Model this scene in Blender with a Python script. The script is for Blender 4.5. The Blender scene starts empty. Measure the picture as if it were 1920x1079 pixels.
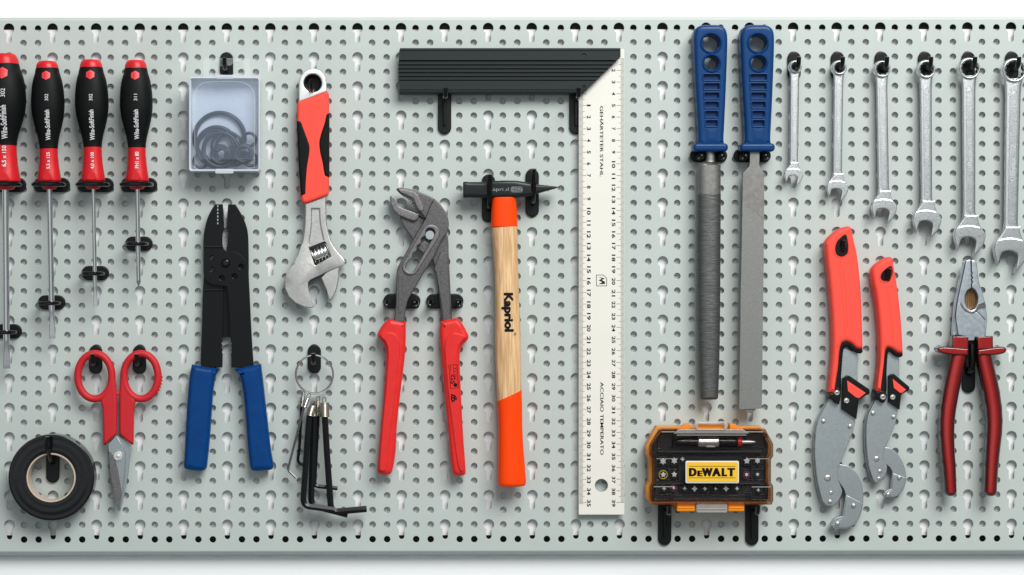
import bpy, bmesh, math, random
import numpy as np
from mathutils import Vector
from mathutils.geometry import tessellate_polygon
random.seed(7)
C = bpy.context.scene.collection
SC = bpy.context.scene
# ------------------------------------------------------------------ units
U = 0.0004645            # metres per unit of the drawing used below (38 mm board pitch = 81.8 units)
D = 3900.0               # camera distance in the same units
CX, CY = 750.0, 540.0    # where the camera's axis meets the board
# ------------------------------------------------------------------ camera
cam = bpy.data.objects.new('camera', bpy.data.cameras.new('camera'))
C.objects.link(cam); SC.camera = cam
cam.location = ((CX-960)*U, -D*U, (540-CY)*U)
cam.rotation_euler = (math.pi/2, 0, 0)
cam.data.sensor_width = 36
cam.data.lens = 36*D/1920
cam.data.shift_x = (960-CX)/1920
cam.data.clip_start = 0.05; cam.data.clip_end = 50
# ------------------------------------------------------------------ light
w = bpy.data.worlds.new('World'); SC.world = w; w.use_nodes = True
w.node_tree.nodes['Background'].inputs[0].default_value = (0.90, 0.97, 1.0, 1)
w.node_tree.nodes['Background'].inputs[1].default_value = 0.20
def area(name, loc, target, size, power, col):
    l = bpy.data.lights.new(name, 'AREA'); l.shape = 'RECTANGLE'; l.size, l.size_y = size
    l.energy = power; l.color = col
    o = bpy.data.objects.new(name, l); C.objects.link(o); o.location = loc
    o.rotation_euler = (Vector(target)-Vector(loc)).to_track_quat('-Z', 'Y').to_euler()
    return o
area('key_softbox', (0.74, -1.95, 1.64), (0.02, 0, 0.02), (1.7, 1.25), 88, (1.0, 0.99, 0.965))
area('front_fill', (-0.5, -2.7, 0.35), (0, 0, 0), (3.0, 1.7), 8, (0.93, 0.97, 1.0))  # unseen fill lamp, added to give flat metal something bright to reflect
SC.view_settings.view_transform = 'Standard'; SC.view_settings.look = 'None'
SC.view_settings.exposure = 0; SC.view_settings.gamma = 1
SC.cycles.use_denoising = True
SC.cycles.max_bounces = 8; SC.cycles.transparent_max_bounces = 16
SC.cycles.sample_clamp_indirect = 4
SC.cycles.caustics_reflective = False; SC.cycles.caustics_refractive = False
# ------------------------------------------------------------------ materials
def mat(name, col, rough=.5, metal=0., bump=0., bscale=700, stretch=(1,1,1), var=0., vscale=None,
        coat=0., spec=None, rvar=0., alpha=None, trans=None, ior=None, wave=None, detail=3, aniso=0, sss=0, col2=None):
    m = bpy.data.materials.new(name); m.use_nodes = True
    nt = m.node_tree; N = nt.nodes; L = nt.links
    b = N['Principled BSDF']; I = b.inputs
    I['Base Color'].default_value = (*col, 1); I['Roughness'].default_value = rough; I['Metallic'].default_value = metal
    if coat: I['Coat Weight'].default_value = coat; I['Coat Roughness'].default_value = .12
    if spec is not None: I['Specular IOR Level'].default_value = spec
    if alpha is not None: I['Alpha'].default_value = alpha
    if trans is not None: I['Transmission Weight'].default_value = trans
    if ior: I['IOR'].default_value = ior
    if sss: I['Subsurface Weight'].default_value = sss; I['Subsurface Scale'].default_value = .002; I['Subsurface Radius'].default_value = (1, .3, .2)
    tc = N.new('ShaderNodeTexCoord'); mp = N.new('ShaderNodeMapping'); mp.inputs['Scale'].default_value = stretch
    L.new(tc.outputs['Object'], mp.inputs['Vector'])
    if bump:
        if wave:
            prev = None
            for (rx, sc_) in wave:
                mw = N.new('ShaderNodeMapping'); mw.inputs['Rotation'].default_value = (0, rx, 0)
                L.new(tc.outputs['Object'], mw.inputs['Vector'])
                t = N.new('ShaderNodeTexWave'); t.bands_direction = 'Z'; t.inputs['Scale'].default_value = sc_
                t.inputs['Distortion'].default_value = .6; t.inputs['Detail'].default_value = 1
                L.new(mw.outputs[0], t.inputs['Vector'])
                if prev is None: prev = t.outputs['Fac']
                else:
                    mx = N.new('ShaderNodeMath'); mx.operation = 'MULTIPLY'
                    L.new(prev, mx.inputs[0]); L.new(t.outputs['Fac'], mx.inputs[1]); prev = mx.outputs[0]
            h = prev
            if var:
                mc = N.new('ShaderNodeMixRGB'); mc.inputs[1].default_value = (*[c*(1-var) for c in col], 1)
                mc.inputs[2].default_value = (*[min(1, c*(1+var)) for c in col], 1)
                L.new(h, mc.inputs[0]); L.new(mc.outputs[0], I['Base Color'])
        else:
            t = N.new('ShaderNodeTexNoise'); t.inputs['Scale'].default_value = bscale; t.inputs['Detail'].default_value = detail
            L.new(mp.outputs[0], t.inputs['Vector']); h = t.outputs['Fac']
        bp = N.new('ShaderNodeBump'); bp.inputs['Strength'].default_value = bump; bp.inputs['Distance'].default_value = .0004
        L.new(h, bp.inputs['Height']); L.new(bp.outputs[0], I['Normal'])
    if (var or rvar) and not wave:
        t2 = N.new('ShaderNodeTexNoise'); t2.inputs['Scale'].default_value = vscale or bscale*.3; t2.inputs['Detail'].default_value = 5
        t2.inputs['Roughness'].default_value = .65
        L.new(mp.outputs[0], t2.inputs['Vector'])
        if var:
            cr = N.new('ShaderNodeValToRGB'); cr.color_ramp.elements[0].position = .35; cr.color_ramp.elements[1].position = .68
            c2 = col2 or tuple(min(1, c*(1+var)) for c in col)
            cr.color_ramp.elements[0].color = (*(col if col2 else tuple(c*(1-var) for c in col)), 1)
            cr.color_ramp.elements[1].color = (*c2, 1)
            L.new(t2.outputs['Fac'], cr.inputs[0]); L.new(cr.outputs[0], I['Base Color'])
        if rvar:
            mr = N.new('ShaderNodeMapRange'); mr.inputs['To Min'].default_value = max(.02, rough-rvar); mr.inputs['To Max'].default_value = rough+rvar
            L.new(t2.outputs['Fac'], mr.inputs['Value']); L.new(mr.outputs[0], I['Roughness'])
    return m
M = dict(
    board=mat('powder_coat', (.495,.555,.53), .46, bump=.10, bscale=900, var=.025, vscale=14, rvar=.08),
    panel=mat('white_panel', (.86,.87,.88), .6, var=.02, vscale=50),
    wall=mat('white_wall', (.925,.945,.955), .85, bump=.1, bscale=120),
    blk=mat('black_plastic', (.005,.0055,.006), .34, bump=.10, bscale=1500, rvar=.08, spec=.28),
    blkgloss=mat('glossy_black_plastic', (.004,.004,.0045), .18, rvar=.05, spec=.4),
    rubber=mat('black_rubber', (.0045,.005,.0055), .55, bump=.12, bscale=2500, rvar=.05, spec=.16),
    red=mat('red_plastic', (.62,.012,.018), .36, bump=.06, bscale=900, rvar=.08, spec=.35),
    redbright=mat('bright_red_rubber', (.93,.085,.058), .50, bump=.08, bscale=1500, rvar=.06, spec=.25),
    redgrip=mat('red_dipped_grip', (.74,.024,.022), .36, bump=.05, bscale=700, rvar=.10, spec=.35, var=.05, vscale=120),
    redmatte=mat('red_matte_plastic', (.56,.018,.026), .50, bump=.16, bscale=2200, spec=.3),
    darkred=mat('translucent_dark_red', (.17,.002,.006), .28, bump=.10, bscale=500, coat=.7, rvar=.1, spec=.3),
    blue=mat('blue_plastic', (.001,.041,.158), .34, bump=.05, bscale=800, rvar=.08, spec=.26),
    blueg=mat('blue_dipped_grip', (.000,.044,.190), .36, bump=.06, bscale=700, rvar=.12, spec=.2, var=.08, vscale=110),
    orange=mat('orange_paint', (.98,.062,.001), .36, bump=.05, bscale=600, spec=.2),
    steel=mat('satin_steel', (.66,.65,.62), .36, 1, bump=.05, bscale=1500, rvar=.12, var=.06),
    chrome=mat('bright_chrome', (.90,.90,.90), .20, 1, bump=.05, bscale=500),
    wrench=mat('forged_chrome', (.66,.69,.695), .30, 1, bump=.34, bscale=1500, rvar=.10, var=.08, vscale=900, detail=6),
    emb=mat('worn_bright_chrome', (.78,.80,.80), .36, 1, bump=.15, bscale=900),
    shaft=mat('bright_steel_shaft', (.68,.70,.70), .20, 1, bump=.04, bscale=900, rvar=.05),
    void_shade=mat('dark_grey_shade', (.022,.024,.024), .6),  # near-black colour standing in for the shade behind the board
    ambercase=mat('amber_case_plastic', (.66,.25,.035), .34, bump=.05, bscale=700, spec=.35),
    zinc=mat('zinc_steel', (.47,.52,.53), .42, 1, bump=.12, bscale=2500, rvar=.10, var=.07, vscale=900),
    eyemetal=mat('polished_forging', (.93,.93,.91), .36, 1, bump=.10, bscale=900, rvar=.1),
    dark=mat('blackened_forging', (.135,.13,.132), .48, .75, bump=.35, bscale=1900, var=.25, vscale=500, rvar=.1),
    darkhi=mat('worn_forging', (.22,.21,.215), .42, .8, bump=.3, bscale=1900, var=.2, vscale=500),
    crimp=mat('blackened_sheet_steel', (.0028,.004,.0045), .38, bump=.06, bscale=1500, rvar=.1, spec=.24),
    hammer=mat('black_hammer_head', (.008,.0105,.012), .34, bump=.10, bscale=900, rvar=.08, spec=.36),
    filer=mat('round_file_steel', (.125,.13,.127), .46, .8, bump=.6, bscale=1500, stretch=(.10,.10,1), var=.30, vscale=1250),
    filef=mat('flat_file_steel', (.245,.25,.24), .50, .8, bump=.5, bscale=2600, var=.15, vscale=1500),
    fileplain=mat('plain_file_steel', (.25,.245,.235), .46, .85, bump=.12, bscale=1500, var=.12, vscale=260, rvar=.1),
    alu=mat('black_anodised', (.011,.017,.019), .38, .1, bump=.06, bscale=800, stretch=(.03,1,1), rvar=.06, spec=.35),
    ruler=mat('cream_lacquered_steel', (.80,.785,.715), .42, bump=.04, bscale=900, var=.015, vscale=30),
    ink=mat('black_ink', (.004,.004,.0045), .5, spec=.15),
    tick=mat('grey_ink', (.075,.07,.06), .6),
    whiteink=mat('white_ink', (.72,.74,.75), .5),
    greyink=mat('pale_grey_ink', (.36,.38,.39), .5),
    redink=mat('red_logo_print', (.72,.03,.04), .45),
    tape=mat('black_vinyl_tape', (.004,.0045,.005), .17, bump=.16, bscale=110, rvar=.07, spec=.45),
    card=mat('cardboard_core', (.58,.47,.37), .8, bump=.2, bscale=900, var=.15, vscale=900),
    oring=mat('o_ring_rubber', (.010,.014,.024), .45),
    hexk=mat('black_oxide_steel', (.018,.020,.022), .28, .6, bump=.08, bscale=1200, rvar=.1),
    brass=mat('nickel_spring', (.60,.56,.48), .28, 1),
    yellow=mat('yellow_label', (.87,.52,.03), .38),
    amber=mat('orange_case_plastic', (.86,.26,.006), .36, bump=.05, bscale=700, spec=.3),
    tray=mat('black_tray', (.010,.011,.013), .45, bump=.1, bscale=900),
    bit=mat('grey_bit_steel', (.72,.74,.75), .42, .7),
    purple=mat('purple_ring', (.20,.02,.08), .4), yring=mat('yellow_ring', (.55,.42,.03), .4),
    rust=mat('bronze_serration', (.26,.15,.07), .5, .6, bump=.8, bscale=900, stretch=(1,1,.08), var=.5, vscale=700),
    nickel=mat('pliers_nickel', (.60,.67,.72), .36, 1, bump=.06, bscale=900, rvar=.1, var=.05),
)
def clear(name, col, a, rough=.15, coat=0, frost=None, span=.55):
    """thin clear plastic: mostly see-through, with its own haze and gloss"""
    m = bpy.data.materials.new(name); m.use_nodes = True; nt = m.node_tree; N = nt.nodes; L = nt.links
    b = N['Principled BSDF']; b.inputs['Base Color'].default_value = (*col, 1); b.inputs['Roughness'].default_value = rough
    t = N.new('ShaderNodeBsdfTransparent'); t.inputs[0].default_value = (*(frost or (1,1,1)), 1)
    mx = N.new('ShaderNodeMixShader'); lw = N.new('ShaderNodeLayerWeight'); lw.inputs[0].default_value = .35
    mr = N.new('ShaderNodeMapRange'); mr.inputs['To Min'].default_value = a; mr.inputs['To Max'].default_value = min(1, a+span)
    tc = N.new('ShaderNodeTexCoord'); n = N.new('ShaderNodeTexNoise'); n.inputs['Scale'].default_value = 70; n.inputs['Detail'].default_value = 6
    ad = N.new('ShaderNodeMath'); ad.operation = 'MULTIPLY_ADD'; ad.inputs[1].default_value = .22; ad.use_clamp = True
    L.new(tc.outputs['Object'], n.inputs['Vector']); L.new(n.outputs['Fac'], ad.inputs[0]); L.new(lw.outputs['Facing'], ad.inputs[2])
    sb = N.new('ShaderNodeMath'); sb.operation = 'SUBTRACT'; sb.inputs[1].default_value = .11; sb.use_clamp = True
    L.new(ad.outputs[0], sb.inputs[0]); L.new(sb.outputs[0], mr.inputs['Value'])
    L.new(mr.outputs[0], mx.inputs[0]); L.new(t.outputs[0], mx.inputs[1]); L.new(b.outputs[0], mx.inputs[2])
    L.new(mx.outputs[0], N['Material Output'].inputs['Surface'])
    return m
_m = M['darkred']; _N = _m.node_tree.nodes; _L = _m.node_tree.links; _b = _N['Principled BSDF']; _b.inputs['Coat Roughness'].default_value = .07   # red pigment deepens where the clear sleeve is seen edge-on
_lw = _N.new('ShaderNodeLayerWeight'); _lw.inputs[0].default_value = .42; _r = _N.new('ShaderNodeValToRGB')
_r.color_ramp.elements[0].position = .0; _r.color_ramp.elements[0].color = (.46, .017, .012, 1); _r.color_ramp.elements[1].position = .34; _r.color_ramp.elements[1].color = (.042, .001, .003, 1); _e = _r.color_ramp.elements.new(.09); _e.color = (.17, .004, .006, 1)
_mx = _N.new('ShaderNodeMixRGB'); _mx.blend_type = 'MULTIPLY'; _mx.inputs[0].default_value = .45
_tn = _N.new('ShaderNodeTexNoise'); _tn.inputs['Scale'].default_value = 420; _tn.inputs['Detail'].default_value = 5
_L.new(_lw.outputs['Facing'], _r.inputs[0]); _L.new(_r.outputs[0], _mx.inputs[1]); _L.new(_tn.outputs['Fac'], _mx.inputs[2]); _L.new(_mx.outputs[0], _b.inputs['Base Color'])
M['frost'] = clear('frosted_polypropylene', (.62,.71,.83), .045, .3, frost=(.965,.98,1.0), span=.30)
M['milk'] = clear('milky_polypropylene', (.92,.93,.94), .86, .5, frost=(.9,.93,.96), span=.2)
M['frostrim'] = clear('frosted_polypropylene_edge', (.78,.83,.90), .62, .3)
M['tab'] = clear('clear_hang_tab', (.86,.88,.88), .10, .2)
M['smoke'] = clear('smoked_clear_lid', (.03,.025,.025), .02, .08, frost=(.985,.975,.97), span=.30)
M['smokewall'] = clear('smoked_lid_edge', (.09,.035,.015), .30, .1, frost=(.90,.74,.62), span=.4)
M['clearp'] = clear('clear_latch_plastic', (.72,.72,.70), .30, .08, frost=(.9,.88,.86))
wd = bpy.data.materials.new('ash_wood'); wd.use_nodes = True
def _wood(m):
    N = m.node_tree.nodes; L = m.node_tree.links; b = N['Principled BSDF']
    tc = N.new('ShaderNodeTexCoord'); mp = N.new('ShaderNodeMapping'); mp.inputs['Scale'].default_value = (1, 1, .05)
    mp.inputs['Rotation'].default_value = (0, .035, 0)
    L.new(tc.outputs['Object'], mp.inputs[0])
    n1 = N.new('ShaderNodeTexNoise'); n1.inputs['Scale'].default_value = 620; n1.inputs['Detail'].default_value = 6; n1.inputs['Distortion'].default_value = .4
    n2 = N.new('ShaderNodeTexNoise'); n2.inputs['Scale'].default_value = 170; n2.inputs['Detail'].default_value = 3
    for n in (n1, n2): L.new(mp.outputs[0], n.inputs['Vector'])
    r1 = N.new('ShaderNodeValToRGB'); r1.color_ramp.elements[0].position = .36; r1.color_ramp.elements[1].position = .60
    r1.color_ramp.elements[0].color = (.60,.36,.165,1); r1.color_ramp.elements[1].color = (.88,.60,.33,1)
    r2 = N.new('ShaderNodeValToRGB'); r2.color_ramp.elements[0].position = .35; r2.color_ramp.elements[1].position = .65
    r2.color_ramp.elements[0].color = (.84,.78,.74,1); r2.color_ramp.elements[1].color = (1,1,1,1)
    L.new(n1.outputs['Fac'], r1.inputs[0]); L.new(n2.outputs['Fac'], r2.inputs[0])
    mx = N.new('ShaderNodeMixRGB'); mx.blend_type = 'MULTIPLY'; mx.inputs[0].default_value = 1
    L.new(r1.outputs[0], mx.inputs[1]); L.new(r2.outputs[0], mx.inputs[2]); L.new(mx.outputs[0], b.inputs['Base Color'])
    b.inputs['Roughness'].default_value = .42
    bp = N.new('ShaderNodeBump'); bp.inputs['Strength'].default_value = .12; bp.inputs['Distance'].default_value = .0003
    L.new(n1.outputs['Fac'], bp.inputs['Height']); L.new(bp.outputs[0], b.inputs['Normal'])
_wood(wd); M['wood'] = wd
# ------------------------------------------------------------------ geometry helpers (drawing units: x right, y down, z off the board)
class G:
    def __init__(s): s.v = []; s.f = []; s.flat = set()
    def add(s, vs, fs, flat=False):
        o = len(s.v); s.v += [tuple(p) for p in vs]
        if flat: s.flat |= set(range(len(s.f), len(s.f)+len(fs)))
        s.f += [tuple(i+o for i in f) for f in fs]; return s
class T:      # a thing: an Empty on the board at (ax, ay), its parts drawn at height zr
    def __init__(s, name, label, cat, ax, ay, zr=0, group=None, empty=True):
        s.ax, s.ay = ax, ay; s.k = 1-zr/D
        s.loc = ((CX-960+(ax-CX)*s.k)*U, 0, ((540-CY)+(CY-ay)*s.k)*U)
        s.props = dict(label=label, category=cat)
        if group: s.props['group'] = group
        s.o = None; s.name = name
        if empty:
            s.o = bpy.data.objects.new(name, None); C.objects.link(s.o); s.o.location = s.loc
            s.o.empty_display_size = .01
            for a, b in s.props.items(): s.o[a] = b
def fin(g, name, m, t, parent=None, angle=35, label=None, wn=True):
    me = bpy.data.meshes.new(name)
    a = np.array(g.v, dtype=float)
    vv = np.stack([(a[:,0]-t.ax)*t.k*U, -a[:,2]*U, -(a[:,1]-t.ay)*t.k*U], 1)
    me.from_pydata(vv.tolist(), [], g.f)
    bm = bmesh.new(); bm.from_mesh(me)
    bmesh.ops.remove_doubles(bm, verts=bm.verts, dist=1e-7)
    bmesh.ops.recalc_face_normals(bm, faces=bm.faces)
    bm.to_mesh(me); bm.free()
    me.polygons.foreach_set('use_smooth', [True]*len(me.polygons))
    me.set_sharp_from_angle(angle=math.radians(angle))
    me.materials.append(M[m] if isinstance(m, str) else m)
    o = bpy.data.objects.new(name, me); C.objects.link(o)
    if wn: wm = o.modifiers.new('weighted_normals', 'WEIGHTED_NORMAL'); wm.keep_sharp = True
    if t.o is None and parent is None:
        o.location = t.loc; t.o = o
        for a_, b_ in t.props.items(): o[a_] = b_
    else: o.parent = parent or t.o
    if label: o['label'] = label
    return o
def copy_thing(src, ax, ay, label):
    o = src.o.copy(); C.objects.link(o)
    o.location = ((ax-960)*U, 0, (540-ay)*U); o['label'] = label
    for ch in list(src.o.children):
        c = ch.copy(); C.objects.link(c); c.parent = o
        for gc in list(ch.children):
            d = gc.copy(); C.objects.link(d); d.parent = c
    return o
def sm(pts, n=4, closed=True):
    """Catmull-Rom through pts; a third element marks a sharp corner"""
    P = [Vector(p[:2]) for p in pts]; cr = [len(p) > 2 for p in pts]; out = []; m = len(P)
    for i in range(m if closed else m-1):
        a, b = P[i], P[(i+1) % m]
        p0 = P[(i-1) % m] if (closed or i > 0) else a
        p3 = P[(i+2) % m] if (closed or i+2 < m) else b
        L_ = (b-a).length
        def tg(pp, pn):
            d = pn-pp
            return d.normalized()*L_*.85 if d.length > 1e-6 else Vector((0, 0))
        t0 = Vector(b-a) if cr[i] else tg(p0, b)
        t1 = Vector(b-a) if cr[(i+1) % m] else tg(a, p3)
        for k in range(n):
            u = k/n; u2 = u*u; u3 = u2*u
            q = a*(2*u3-3*u2+1)+t0*(u3-2*u2+u)+b*(-2*u3+3*u2)+t1*(u3-u2)
            out.append((q.x, q.y))
    if not closed: out.append(tuple(P[-1]))
    return out
def circ(x, y, r, n=24, ry=None): return [(x+r*math.cos(2*math.pi*i/n), y+(ry or r)*math.sin(2*math.pi*i/n)) for i in range(n)]
def stad(x, y, w, h, n=8):
    r = min(w, h)/2; out = []
    if h >= w:
        for i in range(n+1): a = math.pi*i/n; out.append((x+r*math.cos(a), y+h/2-r+r*math.sin(a)))
        for i in range(n+1): a = math.pi+math.pi*i/n; out.append((x+r*math.cos(a), y-h/2+r+r*math.sin(a)))
    else:
        for i in range(n+1): a = -math.pi/2+math.pi*i/n; out.append((x+w/2-r+r*math.cos(a), y+r*math.sin(a)))
        for i in range(n+1): a = math.pi/2+math.pi*i/n; out.append((x-w/2+r+r*math.cos(a), y+r*math.sin(a)))
    return out
def rrect(x0, y0, x1, y1, r, n=4):
    out = []
    for cx, cy, a0 in ((x1-r, y1-r, 0), (x0+r, y1-r, 90), (x0+r, y0+r, 180), (x1-r, y0+r, 270)):
        for i in range(n+1):
            a = math.radians(a0+90*i/n); out.append((cx+r*math.cos(a), cy+r*math.sin(a)))
    return out
def _eval(cd, S=.01):
    ob = bpy.data.objects.new('tmp', cd); C.objects.link(ob)
    dg = bpy.context.evaluated_depsgraph_get(); me = bpy.data.meshes.new_from_object(ob.evaluated_get(dg))
    vs = [tuple(v.co) for v in me.vertices]; fs = [tuple(p.vertices) for p in me.polygons]
    bpy.data.objects.remove(ob); bpy.data.meshes.remove(me); bpy.data.curves.remove(cd)
    return vs, fs
def plate(g, outline, z0, z1, bev=1.5, holes=(), res=2):
    """a flat part with its own thickness, rounded edges and real holes"""
    cd = bpy.data.curves.new('tmp', 'CURVE'); cd.dimensions = '2D'; cd.fill_mode = 'BOTH'
    for pl in [outline]+list(holes):
        sp = cd.splines.new('POLY'); sp.points.add(len(pl)-1); sp.use_cyclic_u = True
        for i, p in enumerate(pl): sp.points[i].co = (p[0]*.01, -p[1]*.01, 0, 1)
    bev = min(bev, (z1-z0)/2-.01)
    cd.extrude = ((z1-z0)/2-bev)*.01; cd.bevel_depth = bev*.01; cd.bevel_resolution = res; cd.offset = -bev*.01
    vs, fs = _eval(cd); zc = (z0+z1)/2
    g.add([(x*100, -y*100, zc+z*100) for x, y, z in vs], fs); return g
def loft(g, secs, n=24, caps=True):
    """secs: (x, y, z, half_width, half_depth[, exponent[, slant]]) along a path lying in the board's plane"""
    rings = []; m = len(secs)
    for i, s in enumerate(secs):
        a, b = secs[max(0, i-1)], secs[min(m-1, i+1)]
        t = Vector((b[0]-a[0], b[1]-a[1])); t = t.normalized() if t.length > 1e-6 else Vector((0, 1))
        px, py = -t.y, t.x
        e = s[5] if len(s) > 5 else 2; sl = s[6] if len(s) > 6 else 0; R = []
        for k in range(n):
            th = 2*math.pi*k/n; c, q = math.cos(th), math.sin(th)
            u = math.copysign(abs(c)**(2/e), c)*s[3]; v = math.copysign(abs(q)**(2/e), q)*s[4]
            R.append((s[0]+px*u+t.x*sl*u, s[1]+py*u+t.y*sl*u, s[2]+v))
        rings.append(R)
    vs = [p for R in rings for p in R]; fs = []
    for i in range(m-1):
        for k in range(n): fs.append((i*n+k, i*n+(k+1) % n, (i+1)*n+(k+1) % n, (i+1)*n+k))
    if caps: fs.append(tuple(range(n))[::-1]); fs.append(tuple(range((m-1)*n, m*n)))
    return g.add(vs, fs)
def rounded(secs, r0=0, r1=0, e=None):
    """adds rounded ends to a list of loft sections"""
    out = [tuple(s) for s in secs]
    for end, r in ((0, r0), (1, r1)):
        if not r: continue
        s = out[0] if end == 0 else out[-1]; q = out[1] if end == 0 else out[-2]
        d = Vector((s[0]-q[0], s[1]-q[1])).normalized(); ex = []
        for a in (25, 50, 70, 86):
            sn, cs = math.sin(math.radians(a)), math.cos(math.radians(a))
            f = lambda h: h-min(r, h)*(1-cs)
            ex.append((s[0]+d.x*r*sn, s[1]+d.y*r*sn, s[2], f(s[3]), f(s[4]))+tuple(s[5:]))
        out = ex[::-1]+out if end == 0 else out+ex
    return out
def tube(g, pts, r, n=10, closed=False, rr=None, up=(0, 0, 1)):
    P = [Vector(p) for p in pts]; m = len(P); vs = []; fs = []; ref = Vector(up)
    for i, p in enumerate(P):
        a = P[(i-1) % m] if closed or i else P[0]; b = P[(i+1) % m] if closed or i < m-1 else P[-1]
        t = (b-a).normalized(); s = t.cross(ref)
        if s.length < 1e-4: s = t.cross(Vector((1, 0, 0)))
        s.normalize(); q = s.cross(t).normalized(); ra = r[i] if isinstance(r, (list, tuple)) else r
        for k in range(n):
            th = 2*math.pi*(k+.5)/n
            vs.append(p+s*ra*math.cos(th)*(rr or 1)+q*ra*math.sin(th))
    for i in range(m if closed else m-1):
        j = (i+1) % m
        for k in range(n): fs.append((i*n+k, i*n+(k+1) % n, j*n+(k+1) % n, j*n+k))
    if not closed: fs += [tuple(range(n))[::-1], tuple(range((m-1)*n, m*n))]
    return g.add(vs, fs)
def bez3(pts, n=5):
    """3-D Catmull-Rom"""
    P = [Vector(p) for p in pts]; out = []
    for i in range(len(P)-1):
        p0 = P[max(0, i-1)]; p1, p2 = P[i], P[i+1]; p3 = P[min(len(P)-1, i+2)]
        for k in range(n):
            u = k/n
            out.append(.5*((2*p1)+(p2-p0)*u+(2*p0-5*p1+4*p2-p3)*u*u+(3*p1-p0-3*p2+p3)*u**3))
    return [tuple(q) for q in out]+[tuple(P[-1])]
def dome(g, x, y, z, r, h, n=18, flat=0.):
    prof = [(r, 0), (r, h*.25), (r*.93, h*.55), (r*.75, h*.85), (r*.45, h*.98)]+([(r*flat, h)] if flat else [])
    vs = []; fs = []
    for i, (a, b) in enumerate(prof):
        for k in range(n): vs.append((x+a*math.cos(2*math.pi*k/n), y+a*math.sin(2*math.pi*k/n), z+b))
    for i in range(len(prof)-1):
        for k in range(n): fs.append((i*n+k, i*n+(k+1) % n, (i+1)*n+(k+1) % n, (i+1)*n+k))
    fs.append(tuple(range((len(prof)-1)*n, len(prof)*n)))
    return g.add(vs, fs)
def disc_lathe(g, x, y, prof, n=72, closed=False):
    """revolve (radius, z) about the axis that stands off the board"""
    vs = []; fs = []; m = len(prof)
    for a, b in prof:
        for k in range(n): vs.append((x+a*math.cos(2*math.pi*k/n), y+a*math.sin(2*math.pi*k/n), b))
    for i in range(m if closed else m-1):
        j = (i+1) % m
        for k in range(n): fs.append((i*n+k, i*n+(k+1) % n, j*n+(k+1) % n, j*n+k))
    return g.add(vs, fs)
def text(g, s, x, y, length, height, z, rot='cw', bold=.0, ext=0., shear=0., skew=0.):
    """lettering centred at (x, y); z may be a function of (x, y). rot: 'cw' reads downwards, 'ccw' upwards, 'h' level"""
    cd = bpy.data.curves.new('tmp', 'FONT'); cd.body = s; cd.size = 1; cd.offset = bold; cd.resolution_u = 3; cd.shear = shear
    if ext: cd.extrude = .05
    vs, fs = _eval(cd)
    if not vs: return g
    if callable(z):
        bm = bmesh.new(); bv = [bm.verts.new(v) for v in vs]
        for f in fs:
            try: bm.faces.new([bv[i] for i in f])
            except ValueError: pass
        bmesh.ops.triangulate(bm, faces=bm.faces); bmesh.ops.subdivide_edges(bm, edges=bm.edges, cuts=2, use_grid_fill=True); bmesh.ops.triangulate(bm, faces=bm.faces)
        bm.verts.index_update(); vs = [tuple(v.co) for v in bm.verts]; fs = [tuple(v.index for v in f.verts) for f in bm.faces]; bm.free()
    a = np.array(vs); mn = a.min(0); mx = a.max(0)
    uu = (a[:,0]-(mn[0]+mx[0])/2)/(mx[0]-mn[0])*length; vv = (a[:,1]-(mn[1]+mx[1])/2)/(mx[1]-mn[1])*height
    out = []
    for i in range(len(a)):
        u, v = uu[i], vv[i]
        if rot == 'cw': X, Y = x+v+skew*u, y+u
        elif rot == 'ccw': X, Y = x-v+skew*u, y-u
        else: X, Y = x+u, y-v
        zz = z(X, Y) if callable(z) else z
        out.append((X, Y, zz+(ext*(a[i,2]/.05) if ext else 0)))
    return g.add(out, fs)
def polyline(g, pts, wd_, z, closed=False):
    """thin printed line"""
    n = len(pts)
    for i in range(n if closed else n-1):
        a, b = Vector(pts[i][:2]), Vector(pts[(i+1) % n][:2]); d = b-a
        if d.length < 1e-6: continue
        d.normalize(); p = Vector((-d.y, d.x))*wd_/2; e = d*wd_/2; a = a-e*.6; b = b+e*.6
        q = [a+p, b+p, b-p, a-p]
        g.add([(v.x, v.y, z(v.x, v.y) if callable(z) else z) for v in q], [(0, 1, 2, 3)])
    return g
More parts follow.
